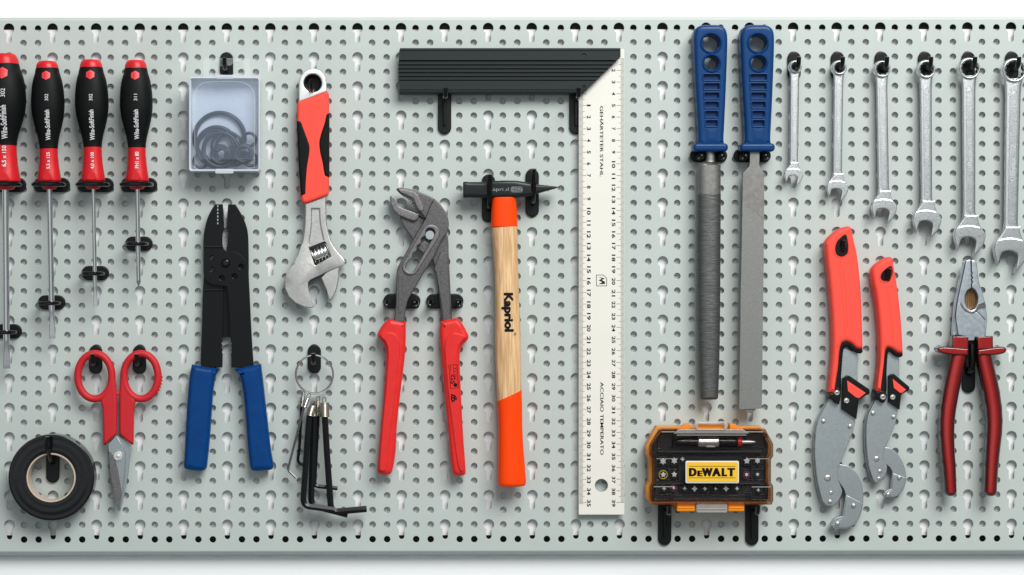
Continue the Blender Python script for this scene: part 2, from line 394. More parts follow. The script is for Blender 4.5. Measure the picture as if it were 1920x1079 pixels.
# ================================================================== THE WALL AND THE BOARD
t = T('wall', 'x', 'x', 960, 540, -30, empty=False)
g = G(); g.add([(-2200,-1500,-30),(4200,-1500,-30),(4200,2600,-30),(-2200,2600,-30)], [(0,1,2,3)])
t.props = dict(kind='structure'); fin(g, 'wall', 'wall', t)
BOARD = T('perforated_tool_board', 'pale grey-green perforated metal board with small round holes and keyhole slots, carrying all the tools', 'pegboard', 960, 540, 0)
def board():
    PX, PY, TH = 27.233, 27.38, .0012
    NS = 20
    small = [(6.1*math.cos(2*math.pi*i/NS), 6.1*math.sin(2*math.pi*i/NS)) for i in range(NS)]
    R, r, sy = 9.9, 5.0, 22.2
    a0 = math.acos(r/R); key = []
    for i in range(15):
        a = a0+(math.pi*2-2*(math.pi/2-(math.pi/2-a0)))*0
    key = []
    st = math.asin(r/R)   # half opening at the bottom of the round part
    n1 = 18
    for i in range(n1+1):
        a = math.pi/2+st+(2*math.pi-2*st)*i/n1; key.append((R*math.cos(a), R*math.sin(a)))
    for i in range(9):
        a = math.pi*i/8; key.append((r*math.cos(a), sy+r*math.sin(a)))
    def cell(hole, x0, y0, x1, y1):
        """front face with a hole, a rounded lip and the cut edge of the sheet"""
        n = len(hole); nrm = []
        for i in range(n):
            a, b = Vector(hole[i-1]), Vector(hole[(i+1) % n]); d = (b-a).normalized(); p = Vector((d.y, -d.x))
            nrm.append(p)
        cen = sum((Vector(h) for h in hole), Vector((0, 0)))/n
        if (Vector(hole[0])-cen).dot(nrm[0]) < 0: nrm = [-p for p in nrm]
        o1 = [(h[0]+p.x*.5, h[1]+p.y*.5) for h, p in zip(hole, nrm)]
        o2 = [(h[0]+p.x*.15, h[1]+p.y*.15) for h, p in zip(hole, nrm)]
        rect = [(x0,y0),(x1,y0),(x1,y1),(x0,y1)]
        tr = tessellate_polygon([[Vector((*p, 0)) for p in rect], [Vector((*p, 0)) for p in o1]])
        vs = [(*p, 0) for p in rect]+[(*p, 0) for p in o1]+[(*p, -.18) for p in o2]+[(*p, -.55) for p in hole]+[(*p, -2.4) for p in hole]
        fs = [tuple(f) for f in tr]
        for q in range(3):
            for i in range(n):
                j = (i+1) % n; a = 4+q*n
                fs.append((a+i, a+j, a+n+j, a+n+i))
        return np.array(vs), fs
    cs = cell(small, -PX/2, -PY/2, PX/2, PY/2); ck = cell(key, -PX/2, -PY/2, PX/2, PY*1.5)
    allv = []; allf = []; off = 0
    for m in range(-9, 82):
        if m % 3 == 0: items = [(ck, j) for j in range(0, 36, 2)]
        else: items = [(cs, j) for j in range(36)]
        for (cv, cf), j in items:
            v = cv.copy(); v[:,0] += 17.2+PX*m; v[:,1] += 53.5+PY*j
            allv.append(v); allf += [tuple(i+off for i in f) for f in cf]; off += len(v)
    V = np.concatenate(allv)
    xa, xb = 17.2+PX*(-9.5), 17.2+PX*81.5
    yt, yb = 53.5-PY/2, 53.5+PY*35.5
    prof = [(yt, 0), (38.4, 0), (37.4, -.4), (36.6, -1.6), (36.0, -4.2), (35.6, -4.6), (32.6, -4.9), (32.0, -5.6), (32.4, -28)]
    prof2 = [(yb, 0), (1032.6, 0), (1034.2, -.4), (1035.6, -1.5), (1036.8, -3.2), (1046.6, -28)]
    ex = []; fe = []
    for pr in (prof, prof2):
        o = len(ex)
        for y, z in pr: ex += [(xa, y, z), (xb, y, z)]
        for i in range(len(pr)-1): fe.append((o+2*i, o+2*i+1, o+2*i+3, o+2*i+2))
    ex = np.array(ex, dtype=float)
    V = np.concatenate([V, ex]); allf += [tuple(i+off for i in f) for f in fe]
    x = V[:,0].copy(); y = V[:,1].copy()
    V[:,0] = x+TH*(y-540); V[:,1] = y-TH*(x-960)
    me = bpy.data.meshes.new('perforated_sheet')
    W = np.stack([(V[:,0]-960)*U, -V[:,2]*U, -(V[:,1]-540)*U], 1)
    me.vertices.add(len(W)); me.vertices.foreach_set('co', W.ravel())
    ls = np.array([len(f) for f in allf]); lv = np.array([i for f in allf for i in f])
    me.loops.add(len(lv)); me.loops.foreach_set('vertex_index', lv)
    me.polygons.add(len(ls)); me.polygons.foreach_set('loop_start', np.concatenate([[0], np.cumsum(ls)[:-1]])); me.polygons.foreach_set('loop_total', ls)
    me.update(calc_edges=True); me.validate()
    bm = bmesh.new(); bm.from_mesh(me); bmesh.ops.recalc_face_normals(bm, faces=bm.faces); bm.to_mesh(me); bm.free()
    me.polygons.foreach_set('use_smooth', [False]*len(me.polygons))
    me.materials.append(M['board'])
    o = bpy.data.objects.new('perforated_sheet', me); C.objects.link(o); o.parent = BOARD.o
    g = G(); plate(g, [(xa+10, 55.8), (xb-10, 53.8), (xb-10, 1005.5), (xa+10, 1006)], -14, -11.2, .3); fin(g, 'backing_panel', 'panel', BOARD)
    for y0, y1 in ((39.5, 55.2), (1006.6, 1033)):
        g = G(); plate(g, [(xa+10, y0), (xb-10, y0), (xb-10, y1), (xa+10, y1)], -27, -18, .5); fin(g, 'shade_strip', 'void_shade', BOARD)  # added dark strips that make the end hole rows look deep in shade
board()
# ================================================================== HOOKS AND HOLDERS
def hook(x, y, label, kind='short', h=54, w_=25):
    """y: top of the back plate"""
    t = T('tool_hook', label, 'hook', x, y, 0, 'black plastic hooks pushed into the board')
    g = G(); plate(g, stad(x, y+h/2, w_, h, 12), .3, 5.5, 1.8); fin(g, 'back_plate', 'blk', t)
    g = G()
    if kind == 'short': P = [(x, y+36, 3), (x, y+35, 22), (x, y+33, 38), (x, y+26, 47), (x, y+15, 50)]; r = 4.2
    elif kind == 'tall': P = [(x, y+66, 3), (x, y+64, 20), (x, y+55, 38), (x, y+30, 52), (x, y+3, 60)]; r = 4.4
    elif kind == 'shelf': P = [(x, y+22, 3), (x, y+22, 28), (x, y+21, 58), (x, y+17, 66), (x, y+6, 69)]; r = 4.6
    elif kind == 'tape': P = [(x, y+56, 3), (x, y+52, 20), (x, y+34, 48), (x, y+22, 60), (x, y+3, 64)]; r = 4.2
    tube(g, bez3(P, 4), r, 10); fin(g, 'prong', 'blkgloss', t)
    if kind in ('shelf',):
        g = G(); plate(g, [(x-3.5, y+18), (x+3.5, y+18), (x+2.2, y+h-16), (x-2.2, y+h-16)], 4, 12, 1.2); fin(g, 'rib', 'blk', t)
    return t
hs = hook(180, 648, 'black hook inside the left finger loop of the red scissors')
copy_thing(hs, 262, 648, 'black hook inside the right finger loop of the red scissors')
copy_thing(hs, 589.5, 647, 'black hook carrying the split ring of hex keys')
copy_thing(hs, 425, 99, 'black hook holding the hanging tab of the clear box')
copy_thing(hs, 586, 139, 'black hook seen through the eye of the adjustable wrench')
wx = [1488.3, 1569.6, 1651.5, 1733, 1814.5, 1896]
wl = ['smallest, leftmost', 'second smallest', 'third from the left', 'fourth from the left', 'fifth from the left', 'largest, rightmost']
for x, l in zip(wx, wl): copy_thing(hs, x, 98, 'black hook through the ring of the %s combination wrench' % l)
copy_thing(hs, 1572, 438, 'black hook in the hanging hole of the large red grip wrench')
copy_thing(hs, 1656, 492, 'black hook in the hanging hole of the small red grip wrench')
ht = hook(915.8, 328, 'tall black hook clasping the square face side of the hammer head', 'tall', 90)
copy_thing(ht, 997.7, 318, 'tall black hook clasping the pointed side of the hammer head')
hq = hook(833.6, 166, 'black shelf hook under the middle of the try square stock', 'shelf', 87)
copy_thing(hq, 1079.5, 166, 'black shelf hook at the corner of stock and blade of the try square')
copy_thing(hq, 1245.8, 936, 'black shelf hook under the left corner of the bit case')
copy_thing(hq, 1409.2, 936, 'black shelf hook under the right corner of the bit case')
hook(99.5, 812, 'long black hook through the core of the tape roll', 'tape', 94)
t = T('tool_hook', 'long black hook between the dark red handles of the combination pliers', 'hook', 1815, 640, 0, 'black plastic hooks pushed into the board')
g = G(); plate(g, stad(1815, 691, 25, 92, 12), .3, 5.5, 1.8); fin(g, 'back_plate', 'blk', t)
g = G(); tube(g, bez3([(1815, 700, 3), (1815, 696, 16), (1815, 684, 27), (1815, 660, 30), (1815, 645, 30)], 4), 6, 10); fin(g, 'prong', 'blkgloss', t)
def ring_holder(x, y, label, big=True):
    t = T('tool_holder', label, 'holder', x, y, 0, 'black ring holders of the screwdrivers')
    wpl = 69 if big else 52
    g = G(); plate(g, stad(x, y, wpl, 27, 10), .3, 6, 2); fin(g, 'back_plate', 'blk', t)
    g = G(); a, b, zc = (27, 30, 36) if big else (18.5, 23, 30)
    pts = []
    for i in range(36):
        th = 2*math.pi*i/36; c, s_ = math.cos(th), math.sin(th)
        pts.append((x+math.copysign(abs(c)**.8, c)*a, y+1, zc+math.copysign(abs(s_)**.8, s_)*b))
    tube(g, pts, 4.6 if big else 3.6, 10, closed=True, rr=1.0, up=(0, 1, 0)); fin(g, 'loop', 'blkgloss', t)
    return t
rb = ring_holder(97.5, 348, 'black ring holder round the collar of the thick-shafted second screwdriver')
copy_thing(rb, 15.6, 348, 'black ring holder round the collar of the largest screwdriver, cut by the left edge')
copy_thing(rb, 179.5, 348, 'black ring holder round the collar of the thin flat third screwdriver')
copy_thing(rb, 261, 348, 'black ring holder round the collar of the cross-tip screwdriver')
rs = ring_holder(97.5, 568, 'small black ring holder near the tip of the thick-shafted second screwdriver', False)
copy_thing(rs, 16, 622, 'small black ring holder near the tip of the largest screwdriver')
copy_thing(rs, 179.2, 513, 'small black ring holder near the tip of the thin flat third screwdriver')
copy_thing(rs, 261, 458, 'small black ring holder near the tip of the cross-tip screwdriver')
def fork(x, y, label, w_=70, h=28, px=(-26, 26), grp='black fork holders gripping shafts', py=0, zc=40):
    t = T('tool_holder', label, 'holder', x, y, 0, grp)
    g = G(); plate(g, stad(x, y, w_, h, 10), .3, 7, 2); fin(g, 'back_plate', 'blk', t)
    for q in px:
        s_ = 1 if q > 0 else -1
        g = G(); tube(g, bez3([(x+q, y+2+py, 3), (x+q*.98, y+3+py, zc*.5), (x+q*.92, y+3+py, zc), (x+q*.92+s_*2, y+3+py, zc+3)], 4), [7, 7, 7, 7, 6.6, 6.6, 6.8, 7, 7, 6.5, 5, 4, 2.6], 12); fin(g, 'prong', 'blkgloss', t)
    return t
fork(753.5, 565.5, 'black fork holder on the left leg of the water pump pliers')
fork(834, 565.5, 'black fork holder on the right leg of the water pump pliers')
fork(1328, 293, 'black fork holder under the handle of the round file', 70, 25, (-21, 21))
fork(1409.5, 293, 'black fork holder under the handle of the flat file', 70, 25, (-21, 21))
# ================================================================== SCREWDRIVERS
def screwdriver(xt, yt, xb, yb, s, yc, yg, yr, sw, tip, txt, num, lab, text_y):
    """axis from (xt,yt) to (xb,yb); s radius scale; yc cap end, yg grip end, yr collar end; sw shaft width"""
    zc = 42; k = (xb-xt)/(yb-yt); X = lambda y: xt+(y-yt)*k
    t = T('screwdriver', lab, 'screwdriver', X(200), 200, zc, 'screwdrivers hung in ring holders')
    gl = yg-yc
    prof = [(yc, 21.3), (yc+gl*.06, 23), (yc+gl*.14, 26.6), (yc+gl*.25, 29.4), (yc+gl*.38, 30.8), (yc+gl*.5, 30.6), (yc+gl*.62, 28.4), (yc+gl*.74, 24.4), (yc+gl*.86, 19.8), (yc+gl*.95, 17.4), (yg, 17)]
    def rad(y):
        for (a, ra), (b, rb_) in zip(prof, prof[1:]):
            if a <= y <= b: return (ra+(rb_-ra)*(y-a)/(b-a))*s
        return 17*s
    pr = sm([(y, r) for y, r in prof], 3, closed=False)
    pr = sorted(pr)
    g = G(); loft(g, [(X(y), y, zc, r*s, r*s*.96, 2.25) for y, r in pr], 32); fin(g, 'grip', 'rubber', t)
    g = G(); ch = yc-yt
    loft(g, [(X(yt+.2), yt+.2, zc, 13*s, 13*s), (X(yt), yt+.9, zc, 15.5*s, 15.5*s), (X(yt), yt+ch*.25, zc, 18*s, 18*s), (X(yt), yt+ch*.6, zc, 20.3*s, 20.1*s), (X(yc), yc+.5, zc, 21.4*s, 20.7*s)], 32); fin(g, 'cap', 'red', t)
    g = G(); cl = yr-yg
    cp = [(yg-.6, 16.6), (yg+cl*.25, 17), (yg+cl*.5, 18.2), (yg+cl*.75, 20.2), (yg+cl*.93, 21.8), (yr, 21.6), (yr+1.5, 20), (yr+9, 15.5), (yr+15, 12), (yr+16, 8)]
    loft(g, [(X(y), y, zc, r*s, r*s*.97, 2.2) for y, r in cp], 32); fin(g, 'collar', 'red', t)
    g = G(); cap_y = yr-18   # the flat facet that shows as an arch above the collar's end
    ar = [(X(yr)-9*s, yr-1.5), (X(yr)-7.5*s, cap_y+8), (X(yr)-3*s, cap_y+1.5), (X(yr)+3*s, cap_y+1.5), (X(yr)+7.5*s, cap_y+8), (X(yr)+9*s, yr-1.5)]
    plate(g, sm(ar, 3), zc+19.2*s, zc+21.4*s, 1.0); fin(g, 'facet', 'red', t)
    g = G(); hw = sw/2
    if tip == 'flat':
        n0 = yb-58*min(1, sw/10)
        loft(g, [(X(yr+10), yr+10, zc, hw, hw), (X(n0), n0, zc, hw, hw), (X(n0+6), n0+8, zc, hw*.82, hw*.75, 2.5), (X(n0+30), n0+(yb-n0)*.5, zc, hw*.92, hw*.45, 4), (X(yb-8), yb-9, zc, hw*1.06, hw*.28, 6), (X(yb), yb, zc, hw*1.08, hw*.16, 6)], 24)
    else:
        loft(g, [(X(yr+10), yr+10, zc, hw, hw), (X(yb-47), yb-47, zc, hw, hw), (X(yb-46), yb-45, zc, hw*.92, hw*.92), (X(yb), yb-13, zc, hw*.9, hw*.9), (X(yb), yb-8, zc, hw*.95, hw*.6, 1.2), (X(yb), yb-2, zc, hw*.35, hw*.35, 1.2), (X(yb), yb, zc, hw*.12, hw*.12)], 24)
    fin(g, 'shaft', 'shaft', t)
    sf = lambda x, y: zc+rad(y)*.96*math.sqrt(max(0, 1-((x-X(y))/rad(y))**2))+.55
    sc_ = lambda x, y: zc+(19.5*s)*math.sqrt(max(0, 1-((x-X(y))/(21*s))**2))+.4
    g = G(); xo = 2.5*s
    text(g, 'Wiha-SoftFinish', X(text_y[0])+xo, text_y[0], text_y[1], 9*s, sf, 'ccw', .02, skew=-k)
    text(g, num, X(text_y[2])+xo, text_y[2], 12.5*s, 6.4*s, sf, 'ccw', .0, skew=-k)
    fin(g, 'lettering', 'whiteink', t)
    sh = lambda x, y: zc+((17+4*max(0, (y-yg)/cl)**1.5)*s)*.97*math.sqrt(max(0, 1-((x-X(y))/(19*s))**2))+.9
    g = G(); text(g, txt, X(text_y[3])+xo*.8, text_y[3], 31*s, 7.2*s, sh, 'ccw', .018, skew=-k); fin(g, 'size_marking', 'whiteink', t)
    g = G(); hx, hy = X(yc+16)+1.5, yc+15*s
    hexp = lambda q, r: [(hx+r*s*math.sin(math.pi/3*i+q), hy+r*s*math.cos(math.pi/3*i+q)) for i in range(6)]
    vs = [(hx, hy)]; fs = []
    for r in (3, 6, 8.8):
        P = hexp(0, r)
        for i in range(6):
            a_, b_ = P[i], P[(i+1) % 6]; vs += [a_, ((a_[0]+b_[0])/2, (a_[1]+b_[1])/2)]
    for i in range(12): fs += [(0, 1+i, 1+(i+1) % 12), (1+i, 13+i, 13+(i+1) % 12, 1+(i+1) % 12), (13+i, 25+i, 25+(i+1) % 12, 13+(i+1) % 12)]
    g.add([(x, y, sf(x, y)+.35) for x, y in vs], fs); em = fin(g, 'emblem', 'redink', t)
    g = G(); sf2 = lambda x, y: sf(x, y)+.7
    polyline(g, [(hx-2.8*s, hy-4*s), (hx+2.6*s, hy-4*s), (hx+2.6*s, hy+4*s), (hx-2.8*s, hy+4*s)], 1.0, sf2, True); polyline(g, [(hx-2.4*s, hy), (hx+2.4*s, hy)], 1.0, sf2)
    fin(g, 'emblem_mark', 'red', t, em)
screwdriver(8.5, 102, 12.5, 692, 1.27, 121.5, 274, 341, 12.6, 'flat', '6,5 x 150', '302', 'largest screwdriver marked 6,5 x 150, cut by the left edge of the photo', (232, 62, 178, 295))
screwdriver(88.3, 115.5, 98, 636, 1, 129.5, 280, 340, 10.8, 'flat', '5,5 x 125', '302', 'red and black flat screwdriver marked 5,5 x 125, second from the left', (237, 56, 186, 303))
screwdriver(170.7, 113, 179, 576, 1.01, 128, 277, 339.5, 7.6, 'flat', '4,0 x 100', '302', 'red and black thin flat screwdriver marked 4,0 x 100, third from the left', (237, 56, 186, 303))
screwdriver(254.5, 114, 259.8, 538, .99, 129.5, 278, 340, 8.6, 'cross', 'PH1 x 80', '311', 'short red and black cross-tip screwdriver marked PH1 x 80, nearest the clear box', (236, 55, 186, 302))
# ================================================================== CLEAR BOX OF O-RINGS
t = T('parts_box', 'hanging frosted clear plastic box of dark rubber rings', 'box', 421, 235, 52)
g = G()  # walls of the body
plate(g, rrect(355, 146, 487, 322, 4), 8, 54, 1, holes=[rrect(358.5, 149.5, 483.5, 318.5, 3)]); fin(g, 'body', 'frostrim', t)
g = G(); plate(g, rrect(356, 147, 486, 321, 4), 24, 26, .5); fin(g, 'back_wall', 'milk', t)
g = G(); plate(g, rrect(355.5, 146.5, 486.5, 321.5, 4), 53.2, 55.2, .6, holes=[]); fin(g, 'lid', 'frost', t)
g = G(); plate(g, rrect(354.6, 145.6, 487.6, 322.4, 5), 51, 58, 1.2, holes=[rrect(357.4, 148.8, 484.8, 319.4, 3)]); fin(g, 'lid_rim', 'frostrim', t)
g = G(); plate(g, sm([(366,300,1),(366,180),(372,164),(385,156),(420,154),(455,156),(470,164),(477,180),(477,300,1)], 4), 55.4, 56.6, .4); fin(g, 'lid_panel', 'frost', t)
g = G(); tube(g, [(x, y, 56.8) for x, y in sm([(366,316),(366,180),(372,164),(385,156),(420,154),(455,156),(470,164),(477,180),(477,316)], 5, closed=False)], .9, 6); fin(g, 'lid_moulding', 'tab', t)
g = G(); plate(g, rrect(404, 318, 438, 327, 2.5), 44, 60, 1.2); fin(g, 'latch', 'frostrim', t)
g = G(); plate(g, rrect(380, 109, 468, 150, 6), 40, 43, 1, holes=[sm([(395,117),(408,117),(412,124),(420,122),(432,122),(437,117),(455,117),(455,136),(440,137),(425,144),(410,137),(395,136)], 3)]); fin(g, 'hang_tab', 'tab', t)
g = G(); plate(g, rrect(405, 142, 440, 150, 3), 50, 58, 1); fin(g, 'hinge', 'frostrim', t)
rings = [(411, 259, 47, 3.6, 30, 'largest thick o-ring, standing behind the others and nearly as wide as the box'),
 (406, 276, 37, 3.2, 35, 'wide o-ring leaning left in front of the largest o-ring'), (404, 279, 34, 2.6, 39, 'thin o-ring nested just inside the wide left-leaning o-ring'),
 (414, 282, 32, 3.4, 43, 'thick middle o-ring framing the small coiled rings'), (425, 276, 28, 2.4, 38, 'thin o-ring edge showing right of the middle o-ring'),
 (431, 279, 27, 2.2, 36, 'thin o-ring furthest right behind the middle o-ring'), (414, 290.5, 16.5, 2.6, 46, 'small o-ring round the innermost coil, bottom centre of the box'),
 (412, 291, 12.5, 2.2, 48, 'smallest coiled o-ring, bottom centre of the box'), (418, 293, 12, 2, 45, 'tiny o-ring overlapping the innermost coil to its right'),
 (457, 290, 15, 3.6, 46, 'thick small o-ring at the lower right of the box'), (456, 292, 8.5, 2.6, 48, 'tiny o-ring inside the thick small one at the lower right'),
 (468, 263, 12, 2.6, 44, 'small o-ring leaning on the right wall above the others'), (470, 300, 12, 2.6, 40, 'small o-ring in the lower right corner of the box'),
 (376, 302, 13, 2.4, 34, 'small o-ring in the lower left corner of the box'), (441, 293, 18, 2.6, 41, 'o-ring between the middle coil and the lower right rings')]
for x, y, R, r, z, l in rings:
    tt = T('o_ring', l, 'o-ring', x, y, 40, 'rubber rings in the clear box', empty=False)
    g = G(); n = 44; tube(g, [(x+R*math.cos(2*math.pi*i/n), y+R*math.sin(2*math.pi*i/n), z+2*math.sin(2*math.pi*i/n+x)) for i in range(n)], r*1.18, 10, closed=True); fin(g, 'o_ring', 'oring', tt)
# ================================================================== ADJUSTABLE WRENCH
t = T('adjustable_wrench', 'chrome adjustable wrench with red and black two-tone handle, jaws down', 'wrench', 590, 350, 26)
g = G()
plate(g, sm([(560.3,193,1),(560.5,160),(563,146),(571,135),(586,130),(600,134),(609,144),(611.8,155),(613.4,173,1)], 5), 16, 30, 2.2, holes=[circ(586.5, 157, 16.5, 32)]); fin(g, 'hanging_eye', 'eyemetal', t)
g = G(); disc_lathe(g, 586.5, 157, [(16.3,6),(16.3,27),(15.6,28),(14.2,27.4),(13.2,24),(13.2,6)], 36); plate(g, circ(586.5,157,15.5,28), 6.2, 8, .3); fin(g, 'eye_shade', 'blk', t)  # black lining and disc added, the hole's shade put into colour
g = G()
grip = [(559.5,192.5,1),(613.6,172.5,1),(616.6,178),(617,230),(616.8,300),(616.5,362),(613,368.5),(596,375.5),(573,383.2),(566,380),(563.6,365),(560.5,310),(558,260),(557.2,215),(557.5,197)]
plate(g, sm(grip, 4), 9, 38, 6.5, res=4); gr = fin(g, 'grip', 'redbright', t)
g = G(); plate(g, sm([(556.8,228.5,1),(565,229),(569,238),(576,257),(582,275),(581.5,290),(577.5,315),(575.5,340),(574.5,366,1),(564.8,369.5,1),(562.3,340),(560.1,310),(557.8,260)], 4), 12, 39.3, 4.5, res=3); fin(g, 'left_inlay', 'rubber', t)
g = G(); plate(g, sm([(617.5,214.5,1),(612,216),(608,232),(602,250),(598,267),(599,285),(604,307),(608,330),(611,333),(617.5,333,1)], 4), 12, 39.3, 4.5, res=3); fin(g, 'right_inlay', 'rubber', t)
g = G(); text(g, 'bahco', 587, 224, 44, 12, 38.02, 'cw', 0, ext=.25); polyline(g, [(578,201),(594,200)], .8, 38.3); fin(g, 'embossed_lettering', 'redbright', t)
body = sm([(572,378,1),(610.6,366,1),(611.8,395),(613,420),(617,441),(624.4,460),(635,474.5),(643.6,484),(648.3,492,1),(644,498.5,1),(635,501.5),(609.5,513),(601,517),(583,524),(577.5,530),(577.2,540),(579,551),(584,566),(589.3,575.5,1),(584,578.5),(571,576.5),(554,568.5),(541.3,556),(534.6,541),(533.2,524),(538,513.5,1),(546,499),(558,479),(566,457),(570.5,430),(572,400)], 4)
pocket = sm([(585,393,1),(598.5,393,1),(600,420),(606.5,451.5,1),(579.5,461,1),(584,430)], 3)
window = [(580,465),(606,454),(610.5,458),(620.5,482),(592,498),(588.5,495)]
g = G(); plate(g, body, 13, 30, 2.6, holes=[pocket, window], res=3); b = fin(g, 'head', 'steel', t)
FZ = lambda z: 30.2+(z-30.2)*.42
g = G(); jf = [((538,513.8),37),((560,507.5),37),((582,501),37),((592,503.5),37),((601,516),32),((583,524),30.6),((577.5,530),30.6),((577.4,540),30.5),((579.4,551),30.5),((584,566),30.5),((588,574),30.4),((584,577),30.3),((571,575),30.3),((554,567),30.3),((542.4,556),30.3),((536,541),30.3),((534.6,524),31.5)]
nj = len(jf); g.add([(556,538,FZ(32.6))]+[(*p, FZ(z)) for p, z in jf], [(0, 1+i, 1+(i+1) % nj) for i in range(nj)]); 
jf = [((538,513.8),37),((560,507.5),37),((582,501),37),((592,503.5),37),((589.5,496),34.5),((578.5,465),30.4),((575,452),30.3),((567,458),30.3),((559.5,479),30.3),((547.5,499),30.4)]
nj = len(jf); g.add([(566,488,FZ(33.2))]+[(*p, FZ(z)) for p, z in jf], [(0, 1+i, 1+(i+1) % nj) for i in range(nj)]); fin(g, 'forged_facet', 'steel', t, b, angle=70, wn=False)
g = G(); jf = [((592,503.5),37),((601,516),32),((609.5,511.5),31),((635,500.5),31),((645,496.5),30.5),((646.6,492),30.5),((634,476),30.3),((621,482.5),34),((606,491.5),37)]
nj = len(jf); g.add([(620,494,FZ(34.6))]+[(*p, FZ(z)) for p, z in jf], [(0, 1+i, 1+(i+1) % nj) for i in range(nj)]); fin(g, 'forged_facet', 'steel', t, b, angle=70, wn=False)
g = G(); plate(g, sm([(583,391,1),(600,391,1),(602,420),(608.5,453,1),(577.5,463,1),(582,430)], 3), 15, 25.6, .5); fin(g, 'web', 'steel', t, b)
g = G(); plate(g, sm([(630,500,1),(636,501,1),(635.4,520),(632,540),(627,554),(620,565.5,1),(616,561),(611.6,545),(605.5,531),(601.5,521.5,1),(611,511.5,1)], 4), 15, 26.5, 2.2); fin(g, 'movable_jaw', 'steel', t)
g = G(); plate(g, [(576,531),(603,519.5),(609,513),(600,512),(580,520)], 16, 21, .8); fin(g, 'jaw_slide', 'dark', t)
g = G()  # knurled adjusting worm, its axis square to the slide
ax = Vector((603.5-596, 476-480)).normalized(); ax = Vector((.92, -.39)); pc = Vector((600, 476.5))
secs = []
for i in range(61):
    u = (i/60-.5)*31; rr_ = 10.4+2.3*math.cos(u*2*math.pi/6.6)
    secs.append((pc.x+ax.x*u, pc.y+ax.y*u, 20, rr_*1.2, rr_*.85))
loft(g, secs, 24); fin(g, 'worm_screw', 'chrome', t, angle=80)
# ================================================================== CRIMPING PLIERS
t = T('crimping_pliers', 'black sheet steel crimping pliers with blue dipped handles', 'pliers', 428, 560, 22)
under = sm([(427.3,384,1),(441,384,1),(448,395),(456,410),(462.5,428),(465,445),(466,490),(466,530,1),(419,537,1),(418.5,560),(417.6,600),(417,634,1),(414,637,1),(417,641,1),(414.5,645,1),(417,649,1),(415,653,1),(417,657,1),(415.5,661,1),(417,665,1),(416.5,690,1),(377,690,1),(376,680),(378.6,600),(380,545),(382.5,515,1),(420,505,1),(424.6,471,1),(427,450),(428,437),(425.6,430),(425.8,410)], 3)
over = sm([(403.5,384,1),(417.6,384,1),(419,400),(420,428),(418,437),(417,448),(417.6,461),(420,468),(425,471.5),(437,472),(449,476.5),(459,486),(464.5,497),(467,530),(469,570),(472,630),(476,690,1),(434,690,1),(433.7,665,1),(435,661,1),(433.5,657,1),(435,653,1),(433.5,649,1),(435.5,645,1),(433,641,1),(433.5,637,1),(431.5,633),(430.5,600),(428,560),(425.5,538,1),(402,535.5),(392,531.5),(386,525),(382.3,514),(381.8,470),(382,445),(385,426),(389.4,410),(396.4,395)], 3)
g = G(); plate(g, under, 12, 19, .9); fin(g, 'under_arm', 'crimp', t)
g = G(); plate(g, over, 19.3, 26, .9, holes=[circ(397.7,484,4,14), circ(398.5,507,4.6,14), circ(416,522,5.2,14), circ(439.8,519,5.2,14), circ(452.5,501,5.2,14)]); fin(g, 'upper_arm', 'crimp', t)
g = G(); plate(g, [(418,536),(430,536),(433,633),(417,633)], 8, 14, .6); fin(g, 'stop_plate', 'crimp', t)
g = G()  # pressed steps that catch the light
loft(g, [(382.5, 464, 24.6, .1, .1), (383.5, 464, 24.6, 3.4, 2.4), (417, 464, 24.6, 3.4, 2.4)], 12); fin(g, 'pressed_step', 'crimp', t)
g = G(); loft(g, [(381, 545, 17.5, 3, 2.6), (417, 545, 17.5, 3, 2.6)], 12); fin(g, 'pressed_step', 'crimp', t)
g = G(); dome(g, 423.7, 494, 25.8, 8.3, 6); fin(g, 'rivet', 'blkgloss', t)
for hx, hy, hr in ((397.7,484,4.6),(398.5,507,5.2),(416,522,5.8),(439.8,519,5.8),(452.5,501,5.8)):
    g = G(); disc_lathe(g, hx, hy, [(hr, 25.8), (hr-.3, 26.8), (hr-1.2, 26.4), (hr-1.6, 24)], 16); fin(g, 'screw_gauge_hole', 'crimp', t)
g = G()
for q in range(6): plate(g, rrect(407.5, 386+q*6.4, 409.8, 389.6+q*6.4, .4, 1), 25.9, 26.25, .1)
fin(g, 'gauge_marking', 'greyink', t)
g = G(); plate(g, sm([(360,684,1),(386,689),(412.5,692.5,1),(405,704),(399.5,738),(394,815),(388,874),(385,881.5),(375,883.5),(352,881),(345.5,877),(346.6,850),(350.5,770),(356,705)], 4), 5, 35, 10, res=5); fin(g, 'handle_sleeve', 'blueg', t)
g = G(); plate(g, sm([(438.8,693,1),(462,688),(489.5,683,1),(495.5,735),(502.5,798),(508.5,848),(512.8,874),(510,880.5),(500,882.5),(476,883.5),(470.5,880),(466,850),(462,800),(457,742),(450,706)], 4), 5, 35, 10, res=5); fin(g, 'handle_sleeve', 'blueg', t)
